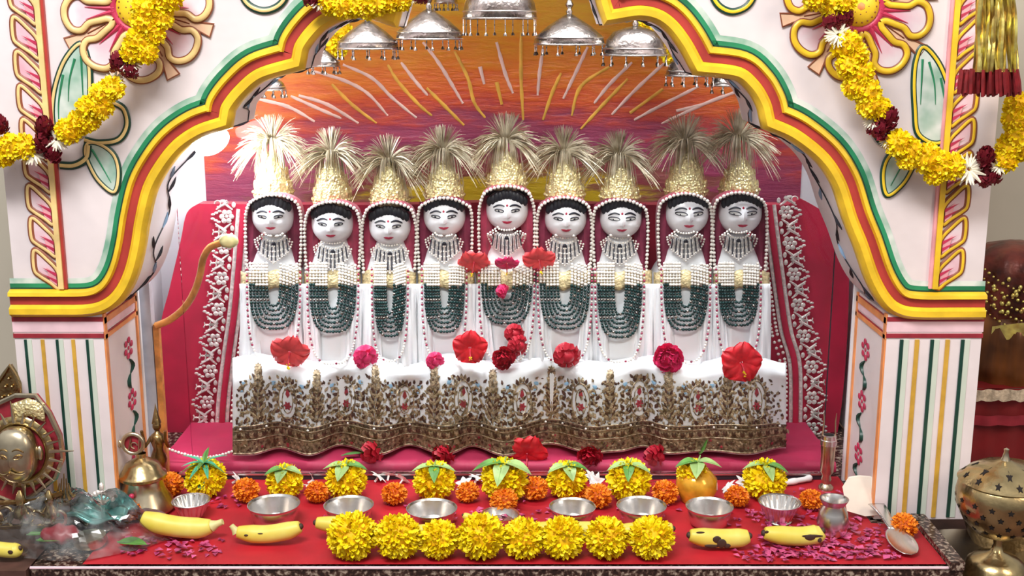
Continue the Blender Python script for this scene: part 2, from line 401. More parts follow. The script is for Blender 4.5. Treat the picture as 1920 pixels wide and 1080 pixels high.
mb.build('inner_moulding', 'gold_paint', SH)
mb = MB(); sweep(mb, [(-7.5, .0), (-7.5, -.007), (7.5, -.007), (7.5, 0)], [0] * 3); mb.build('red_moulding', 'red_paint', SH)
mb = MB(); sweep(mb, [(7, -.006), (10, -.014), (17, -.013), (21, -.004), (21, .002)], [0] * 4); mb.build('outer_moulding', 'gold_paint', SH)
mb = MB(); sweep(mb, [(20, -.0014), (24, -.0014)], [2]); sweep(mb, [(24, -.0012), (32, -.0012)], [0]); sweep(mb, [(32, -.0010), (42, -.0009)], [1])
mb.build('green_outline', ['green_paint', 'green_pale', 'green_dark'], SH)
# soffit of the arch, with its painted vine
mb = MB(); inner = [p + n * (-31 * S) for p, n in zip(path, nrm)]
i0 = min(range(NP), key=lambda i: abs(path2[i][0] - 130) + abs(path2[i][1] - 562)); i1 = min(range(NP), key=lambda i: abs(path2[i][0] - 1740) + abs(path2[i][1] - 567))
ss = inner[i0:i1 + 1]; m = len(ss); mb.grid(lambda a, b: ss[round(a * (m - 1))] + Vector((0, .005 + b * (YB - YA - .005), 0)), m - 1, 3)
mb.build('soffit', 'plaster_side', SH)
mb = MB()
vn = []
for k in range(8, m - 8):
    vn.append(ss[k] - nrm[i0 + k] * .0012 + Vector((0, .085 + .028 * sin(k * .42), 0)))
mb.tube(vn, .0011, 0, n=4)
for k in range(10, m - 10, 4):
    q = ss[k] - nrm[i0 + k] * .0012; t = (ss[k + 2] - ss[k]).normalized(); sg = 1 if (k // 4) % 2 else -1
    b0 = q + Vector((0, .085 + .028 * sin(k * .42), 0)); pts = [b0 + t * (.005 * j) + Vector((0, sg * .006 * j * (1 - j * .08), 0)) for j in range(6)]
    mb.tube(pts, [.0006, .002, .0032, .003, .0018, .0004], 0 if k % 3 else 1, n=4)
mb.build('vine_pattern', ['black_line', 'blue_paint'], SH)
# pilasters
def pilaster(u0, u1, ui, stripes, left):
    x0 = P(u0, 640, YA).x; x1 = P(u1, 640, YA).x
    zt = P(960, 592, YA).z + .002; zc = P(960, 632, YA).z
    mb = MB(); mb.box((x0, YA, 0), (x1, YB, zt)); pl = mb.build('pilaster', 'plaster', SH, smooth=False)
    e = .0012; e2 = .0028
    mb = MB()
    for za, zb, k in ((zt - .004, zt - .011, 0), (zt - .011, zt - .028, 1), (zc + .006, zc - .001, 0)):
        mb.box((x0 - e, YA - e * (1.5 if k == 0 else 1), zb), (x1 + e, YB, za), k)
    mb.build('capital_band', ['dark_red_paint', 'pink_light'], pl, smooth=False)
    for i, u in enumerate(stripes):
        x = P(u, 680, YA).x; w = .0028 if left else .0034; mb = MB()
        if i % 2 == 0:
            mb.box((x - w, YA - .0022, .004), (x + w * .6, YA + .001, zc - .004), 0); mb.box((x + w * .6, YA - .0014, .004), (x + w * 3.2, YA + .001, zc - .004), 1)
        else: mb.box((x - w, YA - .0022, .004), (x + w, YA + .001, zc - .004), 2)
        mb.build('painted_stripe', ['green_dark', 'stripe_pale', 'ochre_paint'], pl, smooth=False)
    # inner side face: orange borders, red flowers, dark vine
    xi = x1 if left else x0; sg = 1 if left else -1
    mb = MB()
    for ya, yb in ((YA + .001, YA + .012), (YB - .008, YB - .001)): mb.box((min(xi, xi + sg * e2), ya, .004), (max(xi, xi + sg * e2), yb, zt))
    mb.box((min(xi, xi + sg * e2), YA, zc - .004), (max(xi, xi + sg * e2), YB, zc + .003)); mb.box((min(xi, xi + sg * e2), YA, zt - .016), (max(xi, xi + sg * e2), YB, zt - .006))
    mb.build('orange_border', 'orange_paint', pl, smooth=False)
    vv = [(652, 0), (755, 0), (862, 0)]
    cy = X(240, 655, xi).y if left else X(1624, 655, xi).y
    cs = [Vector((xi + sg * .0015, cy, X(240 if left else 1620, v, xi).z)) for v, _ in vv]
    for c in cs:
        mb = MB()
        for k in range(6):
            a = 2 * pi * k / 6 + .3; cc = c + Vector((0, cos(a) * .016, sin(a) * .0135))
            mb.ball(cc, .0012, .0075, .0055, n=8, k=6)
        mb.bead(c, .004, 0, (.3, 1, 1)); mb.build('painted_flower', 'crimson_paint', pl)
    mb = MB()
    for i in range(len(cs)):
        a = cs[i]; b = cs[i + 1] if i + 1 < len(cs) else cs[i] - Vector((0, 0, .08))
        pts = [a.lerp(b, .22 + .56 * t / 10) + Vector((0, .013 * sin(2 * pi * t / 10), 0)) for t in range(11)]
        mb.tube(pts, [.001 + .0035 * abs(sin(2 * pi * t / 10)) for t in range(11)], 0, n=5)
    mb.build('painted_vine', 'green_dark', pl)
pilaster(28, 195, 0, (53, 84, 112, 141, 168), True)
pilaster(1662, 1840, 0, (1688, 1716, 1745, 1773, 1802), False)

# rope columns beside the arch
def column(ubar, side):
    # ubar: pixel of the gold bar at v=300
    xb = P(ubar, 300, YA).x; zb = P(960, 540, YA).z; s = side
    mb = MB(); mb.box((min(xb - .004, xb + .004), YA - .009, zb), (xb + .004, YA, ZT - .05)); col = mb.build('carved_column', 'gold_paint' if s > 0 else 'gold_pale', SH)
    mb = MB(); xr = xb - s * .0065; mb.box((xr - .0022, YA - .006, zb), (xr + .0022, YA, ZT - .05)); mb.build('red_edging', 'red_paint' if s < 0 else 'pink_paint', col, smooth=False)
    w = .036; h = .0505; n = int((ZT - .06 - zb) / h)
    for i in range(n):
        z0 = zb + i * h
        base = [(0, .010), (.45, .028), (.86, .040), (1, .034), (1.0, .012), (.8, .004), (.35, -.006), (0, -.014)]
        pts = [Vector((xb + s * (.005 + w * a), YA - .003, z0 + .016 + b * 1.12)) for a, b in base]
        cl = crom(pts, 4, True)
        mb = MB(); mb.poly([p + Vector((0, .001, 0)) for p in cl], (0, .003, 0), 0)
        mb.tube(cl, .0034, 1, n=6, closed=True, flat=(0, 1, 0)); mb.tube([p + Vector((0, .0012, 0)) for p in cl], .0052, 3, n=6, closed=True, flat=(0, 1, 0))
        mb.add([Vector((xb + s * (.007 + w * a_), YA - .0045, z0 + .016 + b_ * 1.12)) for a_, b_ in ((.02, -.010), (.30, -.003), (.42, .016), (.25, .012), (.02, .006))], [[0, 1, 2, 3, 4]], 4)
        cx = xb + s * (.005 + w * .05)
        for dz in (.0, .011):
            mb.add([Vector((cx, YA - .0052, z0 + .008 + dz)), Vector((cx, YA - .0052, z0 + .014 + dz)), Vector((cx + s * .022, YA - .0048, z0 + .024 + dz * .9))], [[0, 1, 2]], 2)
        mb.build('leaf_segment', ['pink_petal', 'gold_paint' if s > 0 else 'gold_pale', 'crimson_paint', 'brown_line', 'pink_paint'], col)
column(98, -1); column(1769, 1)

# big carved lotus flowers, leaves and rings: outlines in pixels on the facade plane
def pt(u, v, d=0.): return P(u, v, YA - d)
def outline_part(name, pts, fill, line, parent, r=3.2, closed=True, rib=None, k=6, loc=None):
    q = c2(pts, k, closed); mb = MB(); w = [pt(u, v, .004) for u, v in q]
    if fill: mb.poly([pt(u, v, .0035) for u, v in q], (0, .003, 0), 0)
    mb.tube(w, r * S, 1, n=6, closed=closed, flat=(0, 1, 0))
    mb.tube([p + Vector((0, .0015, 0)) for p in w], (r + 2.6) * S, 2, n=6, closed=closed, flat=(0, 1, 0))
    if rib:
        for rr in rib: mb.tube([pt(u, v, .0042) for u, v in c2(rr, 5)] , [S * (.6 + 2.6 * i / (len(rr) * 5)) for i in range((len(rr) - 1) * 5 + 1)][::-1], 3, n=4, flat=(0, 1, 0))
    return mb.build(name, [fill or 'plaster', *line], parent)
def lotus(cu, cv, rot, gold):
    mb = MB(); c = pt(cu, cv)
    Lp = bpy.data.objects.new('carved_lotus', None); C.objects.link(Lp); Lp.parent = SH; Lp.location = c - WL[SH.name]; WL[Lp.name] = c
    D = pi / 180
    for k in range(8):
        a0 = rot + D * 45 * k
        def pl(r, a): return (cu + r * cos(a0 + a * D), cv + r * sin(a0 + a * D))
        shp = [(60, -15), (78, -13.5), (95, -13), (112, -17), (128, -13), (136, -4), (136, 5), (127, 13), (112, 17), (95, 13), (78, 13.5), (60, 15)]
        q = [pl(r, a) for r, a in shp]; qq = c2(q, 4)
        hr = [pl(34, 22), pl(34, 0), pl(34, -22)]
        mb = MB(); mb.poly([pt(u, v, .003) for u, v in qq + hr], (0, .0025, 0), 0)
        w = [pt(u, v, .006) for u, v in c2(q + [pl(54, 19), pl(52, 22.5)], 4)]
        w0 = [pt(u, v, .006) for u, v in c2([pl(52, -22.5), pl(54, -19)] + q[:1], 4)][:-1]
        w = w0 + w
        mb.tube(w, 5.2 * S, 1, n=8, flat=(0, 1, 0)); mb.tube([p + Vector((0, .0018, 0)) for p in w], 7.4 * S, 2, n=6, flat=(0, 1, 0))
        for da in (-5, 4):
            mb.tube([pt(*pl(r, da * (1 + (r - 50) / 90)), .0042) for r in (42, 60, 78, 98)], [S * 5, S * 3.2, S * 1.8, S * .4], 3, n=4, flat=(0, 1, 0))
        mb.build('petal', ['lotus_paint', gold, 'brown_line', 'crimson_paint'], Lp)
        mb = MB(); tg = [pl(54, 22.5), pl(62, 16), pl(78, 14), pl(95, 13.5), pl(112, 17), pl(120, 19), pl(148, 17.5), pl(148, 27.5), pl(120, 26), pl(112, 28), pl(95, 31.5), pl(78, 31), pl(62, 29)]
        mb.poly([pt(u, v, .0026) for u, v in tg], (0, .0022, 0), 0); mb.tube([pt(u, v, .003) for u, v in tg[5:9]], 2 * S, 1, n=5, flat=(0, 1, 0)); mb.tube([pt(*pl(r, 22.5), .003) for r in (66, 84, 104)], 1.2 * S, 1, n=4)
        mb.build('bract', ['peach_paint', 'brown_line'], Lp)
    mb = MB(); mb.lathe([(0, .014), (22 * S, .012), (34 * S, .006), (38 * S, 0)], n=28); 
    for v in mb.v: v.xyz = (v.x + c.x, c.y - v.z, v.y + c.z)
    n0 = len(mb.f)
    for ring, nn in ((14, 8), (22, 14), (29, 18)):
        for j in range(nn):
            a = 2 * pi * j / nn; mb.bead((c.x + ring * S * cos(a), c.y - .012 + .00012 * (ring - 14) ** 1.2, c.z + ring * S * sin(a)), 1.7 * S, 1)
    mb.bead((c.x, c.y - .013, c.z), 8 * S, 2, (1, .4, 1)); mb.build('flower_heart', ['yellow_paint', 'brown_line', 'orange_paint'], Lp)
    mb = MB(); mb.tube([c + Vector((42 * S * cos(t * 2 * pi / 32), -.004, 42 * S * sin(t * 2 * pi / 32))) for t in range(32)], 5 * S, 0, closed=True, flat=(0, 1, 0)); mb.build('heart_ring', 'crimson_paint', Lp)
lotus(256, 14, radians(17 + 22.5), 'gold_pale'); lotus(1610, 12, radians(35 + 22.5), 'gold_paint')
GL = ['gold_pale', 'green_dark', 'green_paint']; GR = ['yellow_paint', 'green_dark', 'green_paint']
def mir(pts, ax=934): return [(2 * ax - u, v) for u, v in pts]
leafA = [(150, 82), (122, 112), (104, 160), (98, 210), (104, 250), (118, 262), (140, 258), (158, 240), (166, 200), (168, 150), (164, 108)]
ribsA = [[(140, 110), (130, 150), (128, 190)], [(152, 105), (154, 150), (156, 190)], [(118, 140), (110, 190), (110, 230)]]
for f, Lm in ((lambda q: q, GL), (lambda q: [(1868 - u + (10 if v > 200 else 14), v + 6) for u, v in q], GR)):
    outline_part('carved_leaf', f(leafA), 'green_pale', Lm, SH, 3.6, rib=[f(r) for r in ribsA])
    outline_part('carved_leaf', f([(166, 268), (190, 272), (214, 292), (222, 325), (214, 360), (186, 340), (168, 310), (160, 285)]), 'green_pale', Lm, SH, 3.4, rib=[f([(172, 280), (190, 310), (208, 342)])])
    outline_part('carved_tendril', f([(158, 262), (185, 268), (222, 262), (238, 235), (232, 205), (212, 192)]), None, Lm, SH, 4, closed=False)
    outline_part('carved_tendril', f([(112, 310), (140, 310), (162, 296), (166, 272)]), None, Lm, SH, 5, closed=False)
outline_part('carved_tendril', [(452, -30), (455, -6), (470, 12), (495, 20), (520, 12), (535, -6), (538, -30)], None, GL, SH, 4, closed=False)
outline_part('carved_tendril', [(1332, -30), (1338, -4), (1352, 14), (1374, 22), (1398, 14), (1412, -4), (1416, -30)], None, GR, SH, 4, closed=False)

# ------------------------------------------------------------------ altar
def gpoly(mb, pts, z0, z1, mi=0): mb.poly([Vector((x, y, z1)) for x, y in pts], (0, 0, z0 - z1), mi)
AL = thing('altar_slab', (0, .2, 0), 'speckled brown granite altar slab in front of the arch', 'altar')
a, b = G(1690, 938), G(1795, 1066); xl = G(60, 1058).x
mb = MB(); gpoly(mb, [(xl, -.002), (b.x + .012, -.002), (a.x + .012, a.y), (XR + .02, .30), (NR - .001, .34), (NR - .001, YW - .006), (NL + .001, YW - .006), (NL + .001, .34), (XL - .02, .30), (xl, .16)], -.06, -.003); mb.build('slab', 'granite', AL, smooth=False)
mb = MB(); d = (b - a).normalized(); n = Vector((d.y, -d.x, 0)) * -.011
pr = [a + n + Vector((0, 0, -.003)), a + n * 1.0 + Vector((0, 0, .010)), a - n + Vector((0, 0, .010)), a - n + Vector((0, 0, -.003))]
mb.add(pr + [p + (b - a) for p in pr], [[0, 1, 2, 3], [7, 6, 5, 4], [0, 4, 5, 1], [1, 5, 6, 2], [2, 6, 7, 3], [3, 7, 4, 0]]); mb.build('slab_rim', 'granite', AL, smooth=False)
mb = MB(); mb.tube([Vector((xl, -.003, -.002)), Vector((b.x, -.003, -.002))], .0022, 0, n=6); mb.build('edge_trim', 'pink_light', AL)
# red cloth
mb = MB(); q0 = G(225, 1052); xr0 = b.x - .012; xr1 = a.x - .012
def clothf(i, j):
    y = .002 + j * .35; x0 = -.645 ; x1 = xr0 + (xr1 - xr0) * min(1, y / max(.01, a.y))
    if y > YA - .02: x1 = min(x1, XR - .005)
    x = x0 + (x1 - x0) * i
    return Vector((x, y, .0012 + .0009 * sin(x * 41 + y * 17) * sin(y * 33)))
mb.grid(clothf, 90, 30); tag(mb.build('altar_cloth', 'cloth_red'), 'red cloth spread flat over the granite altar under the offerings', 'cloth')
# stepped seat, its cloth
mb = MB(); YP = .385; mb.box((XL + .012, YP, 0), (XR - .008, .595, .018)); tag(mb.build('idol_platform', 'stone_dark', smooth=False), 'low dark platform under the row of idols', 'platform')
mb = MB()
mb.grid(lambda i, j: Vector((XL + .008 + (XR - XL - .014) * i, YP - .022 + .228 * max(0, j - .12) / .88 - (.0 if j > .12 else 0), (.0212 + .003 * (.5 + .5 * sin(i * 60 + 9 * sin(j * 9))) * (1 if j < .6 else .3)) if j >= .12 else .006 + .0155 * (j / .12))), 120, 14)
tag(mb.build('platform_cloth', 'cloth_pink'), 'pinkish red cloth covering the platform below the idols', 'cloth')
# sliding glass and its rail
mb = MB(); yr = .345; mb.box((XL + .05, yr - .006, .001), (XR - .03, yr + .006, .010), 0); mb.box((XL + .05, yr - .008, .010), (XR - .03, yr + .008, .0125), 1)
tag(mb.build('door_rail', ['black_rail', 'steel'], smooth=False), 'black and silver floor rail in front of the idols', 'rail')
mb = MB(); gx0 = P(345, 600, yr).x; gx1 = P(1557, 600, yr).x; mb.box((gx0, yr - .002, .0128), (gx1, yr + .002, .66)); mb.box((gx1, yr - .002, .0128), (gx1 + .0012, yr + .002, .66), 1)
tag(mb.build('glass_pane', ['glass', 'black_rail'], smooth=False), 'clear sliding glass pane standing in the rail before the idols', 'glass')
LP = thing('lamp_holder_post', G(1548, 918), 'slim brass oil lamp tube standing by the edge of the glass pane', 'lamp')
c = G(1548, 918); mb = MB(); mb.lathe([(0, .0), (.013, 0), (.013, .006), (.007, .012), (.009, .020), (.007, .027), (.0115, .034), (.0125, .078), (.0125, .082)], c, n=16); mb.build('tube_body', 'brass_pale', LP)
mb = MB(); mb.lathe([(.0125, .082), (.014, .083), (.014, .092), (.0125, .093), (.0125, .1), (.009, .101), (.009, .09)], c, n=16); mb.build('collar', 'steel', LP)
mb = MB()
for dx in (-.011, .011): mb.tube([c + Vector((dx, 0, .098)), c + Vector((dx * .9, 0, .125)), c + Vector((dx * 1.0, 0, .14))], [.0015, .0012, .0004], n=5)
mb.build('prong', 'brass_pale', LP)
# metal and orange post with the curved arm
PO = thing('steel_post', G(279, 905), 'grey steel post with an orange wooden strip at the side of the niche', 'post')
xa, xb_ = P(268, 640, .36).x, P(289, 640, .36).x
mb = MB(); mb.box((xa, .352, 0), (xb_, .372, .50)); mb.build('steel_profile', 'post_steel', PO, smooth=False)
mb = MB(); xc = P(291, 640, .36).x; xd = P(301, 640, .36).x; mb.box((xc, .352, 0), (xd, .366, P(295, 607, .36).z)); mb.build('wooden_strip', 'post_orange', PO, smooth=False)
arm = [P(u, v, .352) for u, v in c2([(292, 611), (318, 600), (345, 578), (364, 548), (375, 515), (381, 485), (394, 464), (416, 455)], 6)]
AR = thing('curved_arm', arm[0], 'curved orange rod with a pale yellow knob rising beside the red backrest', 'rod')
mb = MB(); mb.tube(arm, .0062, n=12); mb.build('rod', 'post_orange', AR)
mb = MB(); k = P(429, 452, .352); mb.ball(k, .017, .012, .0125); mb.build('knob', 'knob_pale', AR)
# lit lamp under the arch
lc = P(397, 266, .205); LA = thing('niche_lamp', lc + Vector((0, 0, .0)), 'glowing white oval lamp under the arch shoulder', 'lamp')
mb = MB(); mb.ball((0, 0, 0), .030, .014, .019, n=20, k=12)
rm = Matrix.Rotation(-.5, 3, 'Y')
for v in mb.v: v.xyz = rm @ v + lc
mb.build('bulb', 'lamp_white', LA)
mb = MB(); mb.lathe([(.0, .0), (.010, .0), (.010, .03), (0, .03)], lc + Vector((-.006, .004, .008)), n=12); mb.build('lamp_socket', 'niche_white', LA)

# ------------------------------------------------------------------ red backrest behind the idols
BR = thing('velvet_backrest', P(950, 850, .60), 'wide red velvet backrest with silver scroll borders behind the idols', 'backrest')
bo = c2([(310, 872), (302, 740), (300, 620), (318, 540), (338, 455), (350, 400), (372, 382)], 5) + c2([(560, 384), (760, 384), (960, 378), (1160, 384), (1330, 384), (1478, 384)], 2) + c2([(1500, 372), (1530, 388), (1566, 412), (1588, 440), (1592, 520), (1588, 640), (1578, 760), (1560, 872)], 5)
mb = MB(); mb.poly([P(u, v, .60) for u, v in bo], (0, .035, 0)); bk = mb.build('cushion', 'velvet_red', BR, smooth=False)
bv = bk.modifiers.new('soft', 'BEVEL'); bv.width = .008; bv.segments = 3
def border(line, side):
    line = c2(line, 10); yb = .592
    q = [P(u, v, yb - .004) for u, v in line]
    mb = MB(); mb.tube(q, .0058, 0, n=6, flat=(0, 1, 0)); mb.build('ribbon', 'ribbon_red', BR)
    mb = MB()
    for d in (-9, 9): mb.tube([P(u + d, v, yb) for u, v in line], .004, 0, n=6, flat=(0, 1, 0))
    mb.build('silver_band', 'silver_thread', BR)
    mb = MB(); L = 0; last = None
    for i, (u, v) in enumerate(line):
        if last and sqrt((u - last[0]) ** 2 + (v - last[1]) ** 2) < 6.5: continue
        last = (u, v)
        for d in (-18, -27): mb.bead(P(u + d * side, v + (3 if d < -20 else 0), yb - .006), .0036)
    mb.build('bead_edging', 'pearl', BR)
    mb = MB(); v0 = line[0][1]; v1 = line[-1][1]
    def at(v):
        for i in range(len(line) - 1):
            if line[i][1] <= v <= line[i + 1][1]:
                t = (v - line[i][1]) / max(1e-6, line[i + 1][1] - line[i][1]); return line[i][0] + t * (line[i + 1][0] - line[i][0])
        return line[-1][0]
    def T(a, v): return P(at(min(max(v, v0), v1)) + side * a, v, yb - .002)
    v = v0 + 14; k = 0
    while v < v1 - 20:
        # a five-lobed flower, two scrolls and leaves
        for j in range(6):
            an = j * pi / 3; mb.ball(T(30 + 9 * cos(an), v + 9 * sin(an)), .0052, .0015, .0052, n=6, k=4)
        mb.bead(T(30, v), .004, 0, (1, .5, 1))
        for sg in (-1, 1):
            sc = [T(20 + 26 * t / 12 + 6 * sin(t * .6), v + sg * (13 + 15 * sin(pi * t / 12))) for t in range(13)]
            mb.tube(sc, [.0016 + .0022 * sin(pi * i / 12) for i in range(13)], n=5)
            for j in range(3):
                mb.ball(T(44 + j * 6, v + sg * (10 - 3 * j)), .0042, .0012, .0026, n=6, k=4)
            mb.ball(T(18, v + sg * 22), .004, .0012, .006, n=6, k=4); mb.ball(T(38, v + sg * 29), .0065, .0012, .0032, n=6, k=4)
            mb.tube([T(48 + 6 * cos(t * .7), v + sg * (24 + 6 * sin(t * .7))) for t in range(8)], .0014, n=4)
        v += 58; k += 1
    mb.build('silver_embroidery_pattern', 'silver_thread', BR)
border([(456, 392), (450, 470), (440, 580), (428, 670), (418, 760), (414, 852)], -1)
border([(1442, 384), (1450, 450), (1462, 540), (1474, 620), (1490, 680), (1492, 760), (1490, 850)], 1)

# ------------------------------------------------------------------ idols
def face_fn(a, b, c):
    def fy(x, z):
        q = 1 - abs(x / a) ** 2.5 - abs(z / c) ** 2.5
        base = b * max(0, q) ** .4
        xx, zz = x / a, z / c
        nose = .22 * b * math.exp(-(xx / .11) ** 2 - ((zz + .12) / .16) ** 2) + .12 * b * math.exp(-(xx / .08) ** 2 - ((zz - .08) / .2) ** 2)
        brow = .05 * b * math.exp(-((abs(xx) - .36) / .22) ** 2 - ((zz - .24) / .1) ** 2); eye = -.05 * b * math.exp(-((abs(xx) - .36) / .18) ** 2 - ((zz - .08) / .1) ** 2)
        lip = .07 * b * math.exp(-(xx / .24) ** 2 - ((zz + .46) / .08) ** 2); chin = .06 * b * math.exp(-(xx / .22) ** 2 - ((zz + .75) / .14) ** 2); ck = .05 * b * math.exp(-((abs(xx) - .48) / .2) ** 2 - ((zz + .25) / .2) ** 2)
        return base + (nose + brow + eye + lip + chin + ck) * (1 if q > 0 else 0)
    return fy
def make_face(par, c, a, b, h, skin, brass=False, smile=0., wide=1.):
    fy = face_fn(a, b, h)
    mb = MB(); mb.ball((0, 0, 0), a, b, h, n=40, k=30)
    for v in mb.v:
        v.x = math.copysign(abs(v.x / a) ** .8, v.x) * a; v.z = math.copysign(abs(v.z / h) ** .8, v.z) * h; v.y = math.copysign(abs(v.y / b) ** .8, v.y) * b
        taper = 1 - .20 * max(0, -v.z / h) ** 2
        if v.y < 0:
            v.y = -fy(v.x, v.z)
        v.x *= taper
    for v in mb.v: v.xyz = v + c
    head = mb.build('head', skin, par)
    def on(xx, zz, d=.0006):
        x = xx * a; z = zz * h; tp = 1 - .20 * max(0, -zz) ** 2
        return Vector((x * tp, -fy(x, z) - d, z)) + c
    ink = 'brass_dark' if brass else 'ink'
    for sg in (-1, 1):
        e = [(sg * (.36 + .21 * wide * cos(t * 2 * pi / 16)), .08 + .085 * wide * sin(t * 2 * pi / 16) * (1 if sin(t * 2 * pi / 16) > 0 else .6) + .03 * cos(t * 2 * pi / 16)) for t in range(16)]
        mb = MB(); mb.add([on(x, z, .0009) for x, z in e], [list(range(16))] if sg > 0 else [list(range(16))[::-1]], 0)
        mb.tube([on(x, z, .0011) for x, z in e[:9]], a * .028, 1, n=5); mb.tube([on(x, z, .0011) for x, z in e[8:] + e[:1]], a * .016, 1, n=5)
        ey = mb.build('eye', ['brass_pale' if brass else 'eye_white', ink], head, normals=False)
        mb = MB(); mb.ball(on(sg * .36, .09, .001), a * .075, .0008, a * .075, n=12, k=6); mb.build('iris', ink, ey if False else head)
        mb = MB(); mb.tube([on(sg * (.12 + .52 * t / 8), .25 + .13 * sin(pi * (t + 1.5) / 10) - .02 * t / 8, .0009) for t in range(9)], [a * (.018 + .03 * sin(pi * (t + 1) / 10)) for t in range(9)], 0, n=5); mb.build('eyebrow', ink, head)
        if not brass:
            mb = MB(); mb.tube([on(sg * .10, -.02, .0006), on(sg * .11, -.12, .0006), on(sg * .135, -.22, .0008), on(sg * .07, -.26, .0008)], a * .012, 0, n=4); mb.build('nose_line', 'blush', head)
    L = [(-.26, -.46 + smile), (-.12, -.415), (-.03, -.42), (0, -.435), (.03, -.42), (.12, -.415), (.26, -.46 + smile), (.14, -.53), (0, -.56), (-.14, -.53)]
    mb = MB(); mb.add([on(x, z, .0012) for x, z in L] + [on(0, -.48, .0022)], [[i, (i + 1) % 10, 10] for i in range(10)], 0); mb.build('lips', 'brass_dark' if brass else 'lip', head)
    if not brass:
        mb = MB(); mb.ball(on(0, .34, .0004), a * .05, .0008, a * .07, n=8, k=6); mb.build('bindi', 'lip', head)
        for sg in (-1, 1):
            mb = MB(); mb.ball(c + Vector((sg * a * .99, .004, -.02 * h)), a * .09, a * .14, h * .2, n=10, k=8); mb.build('ear', skin, head)
    return head, on
SK = dict(n=0)
#       x,  crown top, crown base, face v, plume v, flags
IDOLS = [(513, 283, 368, 402, 262), (624, 297, 381, 416, 285), (731, 303, 382, 420, 299), (833, 300, 374, 402, 281), (950, 284, 352, 391, 262),
         (1059, 298, 373, 406, 283), (1162, 308, 377, 406, 290), (1286, 284, 366, 397, 264), (1385, 293, 364, 396, 256)]
ILAB = ['white faced idol with glare on its tall crown, nearest the curved orange rod',
 'white faced idol in pink veil, second from the curved orange rod',
 'white faced idol with narrow dark necklace, third from the curved orange rod',
 'white faced idol beside the middle one, coral hibiscus at its shoulder',
 'tallest middle idol framed by three red flowers at its neck',
 'white faced idol with looped dark necklace, next after the middle idol',
 'white faced idol two places from the middle, towards the incense burner',
 'wide eyed idol with bright pointed crown above a pink rose',
 'last idol of the row, over the large hibiscus, nearest the incense burner']
YI = .50
xs_ = [i[0] for i in IDOLS]
def strand(mb, pts, step, r, pick):
    acc = 0; k = 0; last = pts[0]; mb.bead(pts[0], r, pick(0, pts[0]))
    for p in pts[1:]:
        seg = (p - last).length; 
        while acc + seg >= step:
            t = (step - acc) / seg; last = last.lerp(p, t); k += 1; mb.bead(last, r * (1 if k % 2 else .85), pick(k, last)); seg = (p - last).length; acc = 0
        acc += seg; last = p
